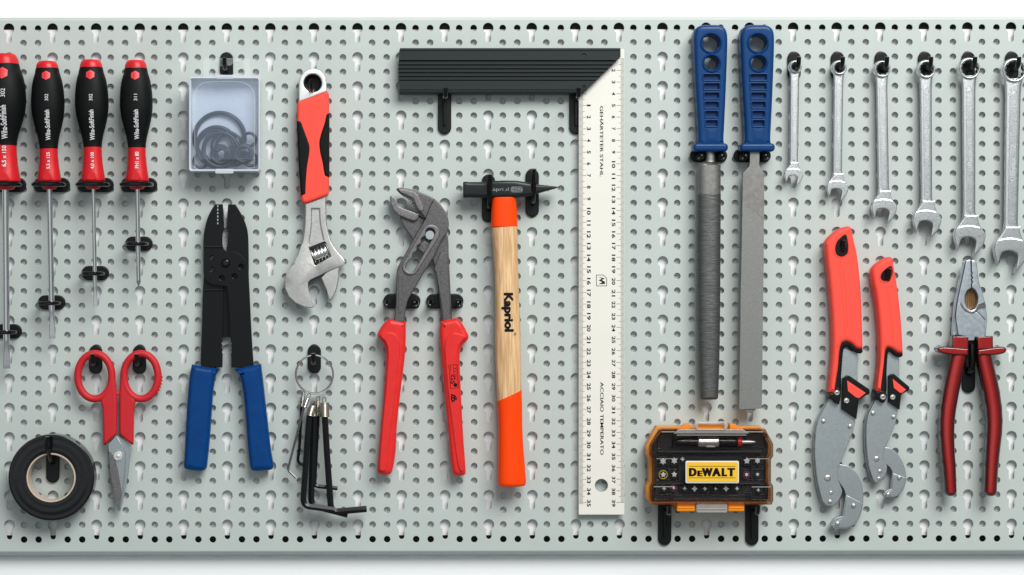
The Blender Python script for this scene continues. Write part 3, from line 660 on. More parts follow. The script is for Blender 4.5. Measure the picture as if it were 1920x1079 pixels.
# ================================================================== HEX KEYS ON A RING
t = T('split_ring', 'thin silver split ring holding the hex keys on its hook', 'key ring', 589.5, 703, 26, empty=False)
g = G(); n = 60
for dz, dr in ((0, 0), (1.9, .35)):
    tube(g, [(589.5+(34.6+dr)*math.sin(2*math.pi*i/n), 703-(36+dr)*math.cos(2*math.pi*i/n), 30-14*(1-math.cos(2*math.pi*i/n))/2+dz) for i in range(n)], 1.75, 8, closed=True)
fin(g, 'split_ring', 'chrome', t)
def hexkey(label, pts, r, spring, z, bend=10, tipm='hexk', shaft='hexk'):
    tt = T('hex_key', label, 'hex key', pts[0][0], pts[0][1], z, 'hex keys hanging from the split ring')
    # round the corner between leg and foot
    P = [Vector((*p[:2], z+(p[2] if len(p) > 2 else 0))) for p in pts]
    out = [P[0]]
    for i in range(1, len(P)-1):
        a, b, c = P[i-1], P[i], P[i+1]; u = (a-b).normalized(); v = (c-b).normalized()
        p1, p2 = b+u*bend, b+v*bend
        for q in range(7):
            s_ = q/6; out.append(p1*(1-s_)**2+b*2*s_*(1-s_)+p2*s_**2)
    out.append(P[-1])
    g = G(); tube(g, [tuple(q) for q in out], r, 6); fin(g, 'shank', shaft, tt, angle=25)
    # coil spring clip and its eyelet
    (sx, sy), (ex, ey), sr, turns, m = spring
    g = G(); n = turns*12; hp = []
    d = Vector((ex-sx, ey-sy, 0)); dn = d.normalized(); pp = Vector((-dn.y, dn.x, 0))
    for i in range(n+1):
        a = 2*math.pi*turns*i/n; c_ = Vector((sx, sy, z))+d*(i/n); hp.append(tuple(c_+pp*sr*math.cos(a)+Vector((0, 0, 1))*sr*math.sin(a)))
    tube(g, hp, max(.85, sr*.17), 6); 
    n = 16; ec = Vector((sx, sy, z))-dn*5
    tube(g, [tuple(ec+dn*5.2*math.cos(2*math.pi*i/n)+pp*3.2*math.sin(2*math.pi*i/n)+Vector((0, 0, 2.5*math.sin(2*math.pi*i/n)))) for i in range(n)], 1.0, 6, closed=True)
    fin(g, 'spring_clip', m, tt)
hexkey('second thinnest hex key, hooked short foot half hidden behind the bundle', [(566,750),(562,835),(558,868),(571,873)], 3.0, ((568,745),(565.5,764),3.6,8,'brass'), 12, 7)
hexkey('thinnest hex key, leaning out furthest left with its foot at the lower left', [(574,752),(569,768),(539.5,882),(555,897)], 2.5, ((577,748),(571,765),3.6,9,'chrome'), 26, 6, shaft='darkhi')
hexkey('mid-size hex key with a short foot ending right of the bundle at half height', [(597,760),(592,860),(589,912),(633,916.5)], 4.2, ((596,754),(595,781),4.6,10,'brass'), 17, 9)
hexkey('thick black hex key standing between the two outer ones, foot lowest of all', [(589,775),(586,860),(583,948),(652,966)], 6.5, ((587,762),(588,782),7,8,'brass'), 24, 14)
hexkey('thick black hex key at the left front of the bundle with the long low foot', [(580.5,775),(576,830),(568,949),(628,957)], 6.2, ((586,762),(581,781),6.8,8,'brass'), 36, 14)
hexkey('thickest hex key at the right, its foot reaching furthest right', [(608.5,772),(613,850),(621,961),(687.5,955)], 6.7, ((608,756),(608.5,783),8,12,'brass'), 30, 14)
# ================================================================== TAPE ROLL
t = T('tape_roll', 'roll of glossy black insulating tape hanging from a long hook', 'tape', 96, 896.5, 44)
g = G(); prof = [(46.2, 10), (79, 9)]+[(80.4, 11), (80.8, 13), (80.8, 41), (80.2, 43.5), (78.8, 44.2)]
for r_, dz in ((76,.3),(72,-.25),(68,.15),(62,.35),(58,-.2),(54,.2),(50,0)): prof.append((r_, 44.2+dz))
prof += [(46.2, 43.8)]
disc_lathe(g, 96, 896.5, prof, 96, closed=True); fin(g, 'tape_winding', 'tape', t, angle=30)
g = G(); disc_lathe(g, 96, 896.5, [(46.1, 14), (46.1, 46), (45.6, 46.6), (43.4, 46.2), (43, 45), (43, 14)], 72, closed=True); fin(g, 'core', 'card', t)
# ================================================================== SCISSORS
t = T('scissors', 'open red-handled electrician scissors with short steel blades', 'scissors', 221, 800, 26)
g = G()
for cx_, sgn in ((177.8, 1), (264.3, -1)):
    n = 48; g = G()
    pts = [(cx_+32*math.cos(2*math.pi*i/n), 706.3+42.5*math.sin(2*math.pi*i/n), 26) for i in range(n)]
    tube(g, pts, 7.0, 14, closed=True)
    lo = fin(g, 'finger_loop', 'redmatte', t)
    g = G()
    if sgn > 0: o = [(208,690),(214,700),(217.5,720),(219.5,745),(219.6,790),(219,815,1),(196.5,835.5,1),(194,834,1),(193.6,800),(192,765),(189,751),(195,742),(203,728),(207,712)]
    else: o = [(234,690),(228,700),(225,720),(224,745),(224,790),(224.3,815,1),(246.5,834.5,1),(250.5,834,1),(251,800),(252,765),(254.5,751),(247,742),(239,728),(235,712)]
    plate(g, sm(o, 4), 19.5, 32.5, 4.8, res=4); fin(g, 'handle', 'redmatte', t)
g = G(); tube(g, [(217, 739, 27), (226, 739, 27)], 3.2, 10); fin(g, 'stop_nub', 'redmatte', t)
g = G(); EA = [math.radians(v) for v in (42, 30, 18, 6, -6)]; plate(g, [(264.3+39.2*math.cos(a), 706.3+49.6*math.sin(a)) for a in EA]+[(264.3+33.5*math.cos(a), 706.3+44*math.sin(a)) for a in EA[::-1]], 22, 30, 1.2); fin(g, 'ribbed_edge', 'redmatte', t)
g = G()
for i in range(6):
    a = math.radians(2+i*7.5); dome(g, 264.3+38.6*math.cos(a), 706.3+49.2*math.sin(a), 22, 2.2, 5, 8)
fin(g, 'rib', 'redmatte', t)
g = G(); plate(g, [(221,818),(243.8,836.5),(243.5,855),(239.5,890),(233,925),(224.5,960.5),(221.5,953),(214,905),(212,860)], 17, 21.5, .7); fin(g, 'back_blade', 'zinc', t)
g = G(); plate(g, [(203,833.5),(218.6,818),(229,835),(235,852),(234,880),(229,925),(223.3,961),(219.5,954),(211,915),(205,875)], 22, 26.5, .8); fb = fin(g, 'front_blade', 'zinc', t)
g = G(); plate(g, [(204.4,848),(209,849),(216,862),(221,880),(228.5,925),(223.6,959.5),(219.8,954),(211.6,916),(206,882)], 26, 27.1, .4); fin(g, 'cutting_bevel', 'darkhi', t, fb)
g = G(); disc_lathe(g, 221.6, 856, [(9.2,26),(9.2,28.5),(8.4,29.6),(5.5,29.8),(5,28.8),(3.6,28.8),(3.2,30),(.2,30.4)], 24); fin(g, 'pivot_screw', 'eyemetal', t)
# ================================================================== WATER PUMP PLIERS
t = T('water_pump_pliers', 'dark grey water pump pliers with red handles, jaws open to the upper left', 'pliers', 795, 600, 24)
g = G(); lowb = sm([(747,400,1),(765,402),(796,413,1),(815,425,1),(838,440),(841.3,475),(843,510),(845.6,560),(848.6,606,1),(828.3,606,1),(825.6,580),(821.5,545),(816.5,505),(812,490,1),(800,478),(776,452),(760,430),(753.6,419)], 4)
plate(g, lowb, 9, 22, 2.2); fin(g, 'lower_arm', 'dark', t)
g = G(); plate(g, sm([(814,505),(826,474,1),(838,474,1),(840.5,510),(843,560),(845.5,602,1),(830.5,602,1),(828,575),(823,545),(817.5,512)], 3), 20, 25.5, 1.4); fin(g, 'raised_rib', 'dark', t)
g = G(); plate(g, sm([(731,370.5,1),(735,368),(744,374.5),(748,387),(756,391.5),(768,396),(780,400.5),(785.5,403.5),(784,410.5),(778,415.5),(769,413.5),(747,404.5,1),(739.5,397),(733.3,385)], 4), 11, 29, 2.0); lj = fin(g, 'lower_jaw', 'darkhi', t)
up = sm([(742.7,356.5,1),(747,353.4),(759,354.2),(775.8,357.6),(792.7,363.8),(810.8,372),(823.8,382.5),(834,396.5),(840,411),(841.3,425),(838,437),(829,450),(816,478),(806,495),(793.4,514),(783.7,531),(774,548),(765.6,564),(761,580),(757.5,606,1),(738,606,1),(741.6,575),(743.2,522),(745.4,503),(756,484),(776,447),(797.3,411.5,1),(791.5,403),(783.6,397.5),(777,387.5),(772,377.5),(762.8,371),(752,366)], 4)
def slot(x0, y0, r0, x1, y1, r1, n=10):
    a = math.atan2(y1-y0, x1-x0); out = []
    for i in range(n+1): q = a+math.pi/2+math.pi*i/n; out.append((x0+r0*math.cos(q), y0+r0*math.sin(q)))
    for i in range(n+1): q = a-math.pi/2+math.pi*i/n; out.append((x1+r1*math.cos(q), y1+r1*math.sin(q)))
    return out
def toothed(x0, y0, r0, x1, y1, r1):
    a = math.atan2(y1-y0, x1-x0); L_ = math.hypot(x1-x0, y1-y0); dx, dy = math.cos(a), math.sin(a); out = []
    n = 10
    for i in range(n+1): q = a+math.pi/2+math.pi*i/n; out.append((x0+r0*math.cos(q), y0+r0*math.sin(q)))
    for i in range(n+1): q = a-math.pi/2+math.pi*i/n; out.append((x1+r1*math.cos(q), y1+r1*math.sin(q)))
    for i in range(1, 9):
        f = 1-i/9; rr = (r0+(r1-r0)*f)*(1.0 if i % 2 else .58)
        out.append((x0+dx*L_*f-dy*rr, y0+dy*L_*f+dx*rr))
    return out
hole = toothed(806.3, 438, 9.2, 769.5, 502.5, 9)
g = G(); plate(g, up, 22.3, 34, 2.4, holes=[hole]); ua = fin(g, 'upper_arm', 'dark', t)
g = G(); plate(g, slot(807.5, 438.5, 16.5, 769.5, 501.5, 15.5), 31, 36.6, 1.6, holes=[hole]); fin(g, 'slot_rim', 'darkhi', t, ua)
g = G(); plate(g, sm([(745,355.8,1),(759,356.6),(775,360.5),(783,366),(788,376),(793,387),(794,395),(790,398.5),(784.5,394.5),(779.5,385),(775,374.5),(763,367.5),(752,363)], 4), 31, 36, 1.6); fin(g, 'upper_jaw', 'darkhi', t, ua)
g = G()
for i in range(9):
    f = i/8; x_ = 757+26*f; y_ = 368.5+ (f**1.5)*28; dome(g, x_, y_, 24, 1.7, 12.5, 6)
fin(g, 'jaw_serration', 'dark', t, ua)
g = G(); polyline(g, [(813.5,375.5),(806,389),(797.2,412)], 1.6, 34.15); polyline(g, [(783.5,405.5),(797.2,411.8)], 1.8, 34.15)
fin(g, 'forging_seam', 'ink', t, ua)
g = G(); plate(g, stad(750.3, 552, 7.5, 74, 6), 33, 35, .8); fin(g, 'raised_rib', 'dark', t, ua)
g = G(); disc_lathe(g, 806, 442, [(9,18),(9,31.2),(8.2,32),(.2,32)], 24); fin(g, 'pivot_bolt', 'zinc', t)
g = G(); plate(g, [(783,466),(795,452),(808,460),(797,478)], 21, 28, 1.2); fin(g, 'slider_tooth', 'dark', t)
gl = [(730.5,598,1),(746,601),(761,604,1),(760.8,640),(758.5,675),(752,728),(744.5,795),(742,845),(737,878),(733,888),(723,891),(711,888.5),(707.6,883),(709.5,850),(714,800),(719,740),(722.6,690),(723.5,665),(721,649),(714,638),(707.8,631),(710,622),(719,608)]
grr = [(825.8,603,1),(842,600),(856.5,597,1),(866,606.5),(874,621),(878.4,631),(876.5,638),(867,648),(862.8,658),(862,680),(864.6,745),(868.5,820),(873,882),(872,890),(861,893),(851,890.5),(846.8,880),(841,820),(834,745),(827,665),(824,625)]
for o, ridge in ((gl, [(722,624),(736,624),(746,632),(750,645),(749,668),(742,735),(733,810),(727,872),(722,882),(713,882),(711.5,872),(717,800),(723.5,730),(727,680),(727.5,655),(722,640),(714,631)]), (grr, [(866,628),(852,624),(838,632),(833.6,645),(834,665),(840,735),(849,808),(858,872),(864,884),(869.5,882),(869.6,872),(864.5,800),(859.6,730),(857.5,680),(858,655),(866,640),(873,632)])):
    g = G(); plate(g, sm(o, 4), 6, 37, 9.5, res=5); h_ = fin(g, 'handle_sleeve', 'redgrip', t)
    g = G(); plate(g, sm(ridge, 4), 34, 39.6, 2.2, res=3); fin(g, 'raised_panel', 'redgrip', t, h_)
g = G(); z_ = 39.75
text(g, 'TÜV', 853.3, 700, 24, 6.5, z_, 'cw', 0, skew=.05); text(g, 'GS', 848.5, 712, 17, 8, z_, 'cw', .02); text(g, 'geprüft', 845.2, 697, 20, 3.4, z_, 'cw', 0, skew=.05)
polyline(g, [(841.2,685),(856.2,684),(859,727),(844.5,728.5)], .9, z_, True); polyline(g, [(849.8,685),(850.6,706)], .7, z_)
text(g, 'fb', 850.6, 746, 15, 11, z_, 'cw', .03, shear=.35); polyline(g, [(846,739),(847.5,755)], 1.4, z_); dome(g, 853.6, 722, z_-.3, 3.8, .35, 10)
fin(g, 'lettering', 'ink', t)
# ================================================================== HAMMER
t = T('hammer', 'hammer with black cross-peen head, orange collar and orange-dipped wooden handle', 'hammer', 950, 560, 32)
g = G(); hz = 34
hd = [(868.2,357,14.2,13.5,5),(869.4,357,15,14.4,5),(876,357.1,15.1,14.6,5),(877.5,357.1,14.5,14,5),(902,357.3,14.9,14.4,4.5),(918,357,15.4,15,5),(924,356.5,16,16,6),(945,356,16.2,17,6),(966,356,16,16.6,6),(974,356.4,15.4,15.6,5),(990,356.6,13.4,14.4,4.5),(1005,355.8,9.2,14,4.5),(1024,354.2,5.2,13.4,4.5),(1040,352.9,2.2,13,4),(1045,352.3,1.0,12.6,3)]
loft(g, [(x, y, hz, a, b_, e) for x, y, a, b_, e in hd], 40); fin(g, 'head', 'hammer', t)
g = G(); loft(g, rounded([(944.6,373,hz,22.6,17,2.6),(944.8,385,hz,23.4,17.6,2.5),(945,404,hz,24.4,18.4,2.4),(945.3,425.5,hz,25.2,19,2.4)], 2, 1.2), 36); fin(g, 'collar', 'orange', t)
hw_ = [(427,945.4,24.4),(450,946.8,23.4),(480,948,22.5),(510,949.4,22.1),(540,950.2,22.3),(575,951.2,22.5),(610,951.8,23.6),(640,952.3,24.2),(680,953,23.8),(710,953.6,23.2),(745,955,22.9),(775,956.3,22)]
def hprof(y, P=hw_):
    for a, b_ in zip(P, P[1:]):
        if a[0] <= y <= b_[0]:
            f = (y-a[0])/(b_[0]-a[0]); return a[1]+(b_[1]-a[1])*f, a[2]+(b_[2]-a[2])*f
    return P[-1][1], P[-1][2]
g = G(); loft(g, [(x, y, hz, w_, w_*.78, 2.5) for y, x, w_ in hw_], 40); fin(g, 'wooden_handle', 'wood', t)
ow = [(742,955,23.1),(765,956,22.6),(785,956.6,22.0),(805,956.9,21.9),(830,957.5,22.6),(855,958.3,23.7),(880,959,25),(900,959.6,26),(906,959.7,26)]
g = G(); S_ = [(x, y, hz, w_+.5, w_*.79+.4, 2.5, .42 if i == 0 else (.1 if i == 1 else 0)) for i, (y, x, w_) in enumerate(ow)]
S_[0] = (955, 742, hz, 23.4, 18.5, 2.5, .41); S_[1] = (956, 764, hz, 23.0, 18.2, 2.5, .15)
loft(g, rounded(S_, 0, 6), 40); fin(g, 'dipped_grip', 'orange', t)
hs_ = lambda x, y: hz+hprof(y)[1]*.78*(max(0, 1-abs((x-hprof(y)[0])/hprof(y)[1])**2.5))**(1/2.5)+.5
g = G(); [text(g, 'Kapriol', 950.5+q, 586, 71, 21, (lambda x, y, q=q: hs_(x, y)+.3+q*.05), 'cw', .02, skew=.02) for q in (-.7, 0, .7)]; [text(g, 'Kapriol', 950.5, 586+q, 71, 21, (lambda x, y, q=q: hs_(x, y)+.38+q*.05), 'cw', .02, skew=.02) for q in (-.8, .8)]; text(g, '®', 964.5, 627, 5, 5, hs_, 'cw', .0); fin(g, 'lettering', 'ink', t)
g = G(); zf = hz+16.95
text(g, 'Kapriol', 934, 357.5, 37, 8.5, zf, 'h', -.01); text(g, 'DIN', 970.5, 357, 12, 5.5, zf, 'h', 0); polyline(g, rrect(957.5, 352.6, 977.8, 361.6, 1.2, 2), .8, zf, True)
polyline(g, [(961,353.5),(963.2,357),(961,360.5),(958.8,357)], .8, zf, True)
fin(g, 'head_lettering', 'greyink', t)
# ================================================================== TRY SQUARE
t = T('try_square', 'large try square with ribbed black stock and cream ruled blade', 'square', 1129, 200, 34)
g = G(); zb = 16
plate(g, [(1086.8,120),(1110,90.5),(1171,90.5),(1172.8,92.3),(1172.8,967),(1171.8,968),(1087.4,968),(1086.6,967)], zb-3.5, zb, .6, holes=[circ(1129.4, 913, 12.3, 32)]); bl = fin(g, 'blade', 'ruler', t)
prof = [(89.8,37),(90.4,41.5),(91.6,43.2),(94.4,43.2),(95,41.6),(96.6,41.6),(97.2,43.4),(107.5,43.4),(113,43.4),(113.8,42)]
y_ = 114.6
for i in range(5):
    prof += [(y_, 39.2), (y_+3.2, 39.2), (y_+3.7, 43), (y_+6.3, 43), (y_+6.8, 39.2)]; y_ += 7.25
prof += [(151.4,39.4),(152,43.6),(168.4,43.6),(169,42.3),(170,42.3),(170.6,43.6),(173.6,43.4),(175.4,41.6),(176.4,38),(176.6,20),(89.7,20)]
prof = [(y, z-14) for y, z in prof]
def xr(y): return 1164 if y <= 107.5 else 1164-(y-107.5)*(1164-1092.5)/(176.5-107.5)
def xl(y): return 747+.9*abs(y-133)/20 if 92 < y < 174 else 750
g = G(); n = len(prof); vs = [(xl(y), y, z) for y, z in prof]+[(xr(y), y, z) for y, z in prof]
g.add(vs, [(i, (i+1) % n, n+(i+1) % n, n+i) for i in range(n)]+[tuple(range(n)), tuple(range(n, 2*n))]); fin(g, 'stock', 'alu', t, angle=20)
for x, y, r in ((1095.8,103.6,4),(1095.8,162.2,3.2)):
    g = G(); disc_lathe(g, x, y, [(r,29),(r,30.3),(r-.7,30.7),(r*.5,30.2),(.2,29.4)], 16); fin(g, 'rivet', 'alu', t)
g = G(); zi = zb+.06
for i in range(10, 391):
    y = 945-2.2*(390-i)
    if y < 112: x0 = 1166
    L_ = 6.5 if i % 5 else (10 if i % 10 else 14.5)
    g.add([(1172.2-L_,y-.42,zi),(1172.2,y-.42,zi),(1172.2,y+.42,zi),(1172.2-L_,y+.42,zi)], [(0,1,2,3)])
for i in range(0, 352):
    y = 945-2.2*(350-i)+.2
    L_ = 7.5 if i % 5 else (10.5 if i % 10 else 14)
    g.add([(1087.2,y-.42,zi),(1087.2+L_,y-.42,zi),(1087.2+L_,y+.42,zi),(1087.2,y+.42,zi)], [(0,1,2,3)])
fin(g, 'graduation', 'tick', t, bl)['kind'] = 'stuff'
g = G()
for N_ in range(2, 40):
    s_ = str(N_); text(g, s_, 1152.3, 945-22*(39-N_)+(1.5 if N_ > 9 else 0), (5.6 if N_ < 10 else 13.2)*(.8 if s_ in ('11',) else 1), 6.8, zi, 'cw', .03)
for N_ in range(1, 36):
    s_ = str(N_); text(g, s_, 1105.6, 945-22*(35-N_)+(1.5 if N_ > 9 else 0), (5.6 if N_ not in (1, 11) else 3.2 if N_ == 1 else 10) if N_ < 12 and N_ != 10 else 13.2, 7.2, zi, 'cw', .03)
fin(g, 'numerals', 'ink', t, bl)
for w_, y_, l_, h_ in (('GEHÄRTETER STAHL', 264.5, 133, 7.6), ('ACCIAIO TEMPERATO', 786.5, 137, 6.4)):
    g = G(); text(g, w_, 1130.3, y_, l_, h_, zi, 'cw', .008); text(g, w_, 1130.3, y_+.45, l_, h_, zi+.04, 'cw', .008); fin(g, 'lettering', 'ink', t, bl)
g = G(); polyline(g, [(1120,516.5),(1133,516.5),(1139.3,523),(1139.3,537),(1120,537)], 1.1, zi, True)
g.add([(x, y, zi) for x, y in [(1124,520),(1136,523),(1130,526),(1136,529),(1136,533.5),(1124,533.5),(1131,530),(1124,526.5),(1130,523.6)]], [(0,1,2,3,4,5,6,7,8)]); fin(g, 'maker_mark', 'ink', t, bl)
# ================================================================== FILES
def file_tool(dx, kind, label):
    t = T('file', label, 'file', 1331+dx, 290, 30, 'files with blue plastic handles')
    hl = [circ(1331.4+dx, 83, 17, 36), circ(1332.4+dx, 120.6, 14.2, 32)]
    slots = []
    for i in range(6):
        y0 = 142+i*17.2; hw = 15-i*.95; slots.append(rrect(1332.3+dx-hw, y0, 1332.3+dx+hw, y0+10.3, 1.6, 3))
    big = sm([(1300,95),(1299.4,70),(1303,56),(1313,49.4),(1331,48.4),(1349,49.4),(1359,56),(1362.6,70),(1362.4,100),(1361,140),(1359,190),(1356.6,240),(1355.6,262),(1357,276,1),(1306,276,1),(1307.6,262),(1307.2,240),(1304.6,195),(1301.6,140)], 4)
    m = len(big); area_ = sum(big[i-1][0]*big[i][1]-big[i][0]*big[i-1][1] for i in range(m)); sg = 1 if area_ > 0 else -1
    def inset(P, d):
        o = []
        for i in range(m):
            q = (Vector(P[(i+1) % m])-Vector(P[i-1])).normalized(); o.append((P[i][0]-q.y*d*sg, P[i][1]+q.x*d*sg))
        return o
    rings = []
    for ang in (0, 18, 36, 54, 72, 90):
        a = math.radians(ang); rings.append(([(x+dx, y) for x, y in inset(big, 8*(1-math.cos(a)))], 36+8*math.sin(a)))
    vs = [(x, y, 12) for x, y in rings[0][0]]+[(x, y, z) for P, z in rings for x, y in P]; fs = []
    for q in range(len(rings)):
        for i in range(m): fs.append((q*m+i, q*m+(i+1) % m, (q+1)*m+(i+1) % m, (q+1)*m+i))
    top = rings[-1][0]; loops = [top]+hl+slots
    tr = tessellate_polygon([[Vector((*p, 0)) for p in lp] for lp in loops])
    base = len(vs); allp = [p for lp in loops for p in lp]; vs += [(*p, 44) for p in allp]; fs += [tuple(i+base for i in f) for f in tr]
    off = base+len(top)
    for k_, lp in enumerate(hl+slots):
        nn = len(lp); c = sum((Vector(p) for p in lp), Vector((0, 0)))/nn; deep = 12 if k_ < 2 else 37
        o1 = len(vs); vs += [(c.x+(p[0]-c.x)*.985, c.y+(p[1]-c.y)*.985, 43.3) for p in lp]+[(c.x+(p[0]-c.x)*.96, c.y+(p[1]-c.y)*.94, 41.5) for p in lp]+[(c.x+(p[0]-c.x)*.94, c.y+(p[1]-c.y)*.88, deep) for p in lp]
        for (s0, s1) in ((off, o1), (o1, o1+nn), (o1+nn, o1+2*nn)):
            for i in range(nn): fs.append((s0+i, s0+(i+1) % nn, s1+(i+1) % nn, s1+i))
        if k_ >= 2: fs.append(tuple(range(o1+2*nn, o1+3*nn)))
        off += nn
    g = G(); g.add(vs, fs); h = fin(g, 'handle', 'blue', t, angle=28)
    for i, (x, y, r) in enumerate(((1331.4+dx, 83, 17.2), (1332.4+dx, 120.6, 14.4))):
        g = G(); disc_lathe(g, x, y, [(r-.4, 43), (r+.2, 45.2), (r+1.6, 46.2), (r+3.2, 45.4), (r+4.4, 43.6)], 40); fin(g, 'hole_rim', 'blue', t, h)
    g = G()
    for s_ in slots:
        xs = [p[0] for p in s_]; ys = [p[1] for p in s_]
        plate(g, rrect(min(xs)-2.6, min(ys)-2.6, max(xs)+2.6, max(ys)+2.6, 2.6, 3), 43, 45.6, 1.1, holes=[rrect(min(xs)-.2, min(ys)-.2, max(xs)+.2, max(ys)+.2, 1.6, 3)])
    for q in (0, 1): plate(g, rrect(1322+dx+q*3, 243+q*3, 1344+dx-q*3, 266-q*3, 2, 2), 43, 44.8+q*.6, .6)
    fin(g, 'grip_relief', 'blue', t, h)
    g = G(); plate(g, rrect(1298+dx, 270.5, 1362.8+dx, 286, 6.5), 12, 48, 5, res=4); fin(g, 'guard', 'blue', t, h)
    if kind == 'round':
        g = G(); loft(g, [(1331+dx, 276, 33, 8, 5), (1331.5+dx, 300, 33, 8.5, 5), (1331+dx, 305, 33, 10, 6)], 20); fin(g, 'tang', 'fileplain', t)
        g = G(); loft(g, [(1330, 305, 32, 10, 5), (1329.5, 309, 32, 19, 10, 2.4), (1329.3, 311, 32, 21.4, 12, 2.3), (1329.3, 365, 32, 21.6, 12, 2.3)], 32); fin(g, 'shoulder', 'fileplain', t)
        g = G(); loft(g, rounded([(1329.3, 365, 32, 21.8, 12.4, 2.2), (1328.8, 450, 32, 21.8, 12.4, 2.2), (1328.6, 545, 32, 21.6, 12.3, 2.2), (1328.8, 620, 32, 20.8, 12, 2.2), (1329, 690, 32, 19.2, 11.6, 2.2), (1329.2, 745, 32, 17, 11, 2.2)], 0, 5), 40); fin(g, 'blade', 'filer', t)
    else:
        g = G(); plate(g, sm([(1405,276,1),(1405,305),(1403.5,313),(1397,320),(1392,326,1),(1391,384,1),(1431.2,412,1),(1431.6,326,1),(1427,320),(1422.5,312),(1422.6,300),(1422.6,276,1)], 4), 27.2, 37.6, .15); fin(g, 'plain_tang_end', 'fileplain', t)
        g = G(); plate(g, [(1391,384),(1431,412),(1430.6,500),(1429.8,545),(1428.6,650),(1427,766.5),(1384.8,768),(1386.4,650),(1387.6,545),(1389.4,470)], 27.2, 37.75, .3); fin(g, 'blade', 'filef', t)
        g = G(); plate(g, [(1398,768),(1416,768),(1408,775),(1404,775)], 29, 35, .6); fin(g, 'point', 'fileplain', t)
file_tool(0, 'round', 'half-round file with blue ladder-pattern handle, left of the two files')
file_tool(87.5, 'flat', 'flat grey file with blue ladder-pattern handle, right of the two files')
# ================================================================== BIT CASE
t = T('bit_case', 'orange and black bit case with smoked clear lid and yellow label', 'case', 1330, 950, 50)
co = [(1232.4,801),(1428,801),(1444,831),(1444,855),(1440.5,862),(1440.5,904),(1444.6,911),(1444.6,938),(1439,946.5),(1398,946.5),(1394,958.5),(1364,958.5),(1362,946.5),(1303,946.5),(1301,958.5),(1268,958.5),(1264,946.5),(1221,946.5),(1212.8,937),(1212.8,911),(1218,903.5),(1218,862),(1213,854),(1213,836)]
g = G(); plate(g, co, 10, 42.5, 1.8); cs_ = fin(g, 'case_base', 'ambercase', t)
ci = [(1236,806.5),(1426,806.5),(1441,832),(1441,853),(1437.5,861),(1437.5,905),(1441.5,912),(1441.5,936),(1437,940.5),(1224,940.5),(1219.5,936),(1219.5,912),(1224,905),(1224,861),(1219,853),(1219,834)]
g = G(); plate(g, ci, 38, 44.5, 1.0); tr_ = fin(g, 'tray', 'tray', t)
for x0, x1 in ((1267.5,1301.5),(1363.5,1393.8)):
    g = G(); plate(g, rrect(x0, 943.5, x1, 958.8, 2), 30, 62, 2.2, res=3); plate(g, rrect(x0+2, 950.6, x1-2, 953, 1, 2), 55, 63.2, .6); fin(g, 'catch', 'amber', t)
for o in ([(1270,808),(1284,796.5),(1292.5,795),(1292.5,808)], [(1367.5,795),(1376,796),(1398,808),(1367.5,808)]):
    g = G(); plate(g, o, 30, 56, 1); fin(g, 'latch_lug', M['amber'], t)
g = G()  # divider ribs and the bit rows' bed
plate(g, rrect(1232, 846, 1428, 850, 1, 2), 48, 54, .8); plate(g, rrect(1236, 907, 1426, 909, .6, 2), 48, 51, .5)
for x in (1253,1273,1390,1409): plate(g, rrect(x-.8, 856, x+.8, 902, .5, 1), 48, 51, .3)
for i in range(9): plate(g, rrect(1254.5+i*19.6, 909, 1256+i*19.6, 926, .4, 1), 48, 51, .3)
fin(g, 'divider', 'tray', t)
for x0, x1, y0, y1 in ((1228,1272,856.5,877),(1228,1272,881,902),(1392,1434,856.5,877),(1392,1434,881,902),(1228,1434,909.5,926.5),(1226,1258,928,939),(1406,1438,928,939),(1262,1402,929,938),(1232,1262,812,842),(1398,1436,812,842)):
    g = G(); plate(g, rrect(x0, y0, x1, y1, 2.5), 44, 46.6, .9, holes=[rrect(x0+1.6, y0+1.6, x1-1.6, y1-1.6, 1.6)]); fin(g, 'tray_pocket', 'blkgloss', t)
# bit holder lying in the upper bay
th = T('bit_holder', 'black and chrome bit holder with red band in the top bay of the case', 'bit holder', 1340, 829, 52)
def xl_(g, P, n=24): return loft(g, [(x, 829.5, 53, r, r) for x, r in P], n)
g = G(); xl_(g, [(1262,3),(1266,6),(1272,8),(1308,8.4)]); fin(g, 'sleeve', 'blkgloss', th)
g = G(); xl_(g, [(1308,9.4),(1310,10.6),(1345,10.6),(1347,9.4)]); fin(g, 'chuck', 'chrome', th)
g = G(); plate(g, rrect(1322, 832, 1341, 839.5, 3), 54, 61, 1.2); plate(g, rrect(1325.5, 833.8, 1337.5, 836.6, 1), 58, 62, .4); fin(g, 'release_catch', 'chrome', th)
g = G(); xl_(g, [(1347,8),(1349,9.2),(1379,9.2),(1381,8)]); fin(g, 'rear_sleeve', 'blkgloss', th)
g = G(); xl_(g, [(1381.5,6.5),(1382.5,8.6),(1390,8.6),(1391,6)]); fin(g, 'band', 'red', th)
g = G(); xl_(g, [(1391,3.8),(1404,3.4),(1415,1.7),(1416,.8)], 12); fin(g, 'driver_tip', 'bit', th)
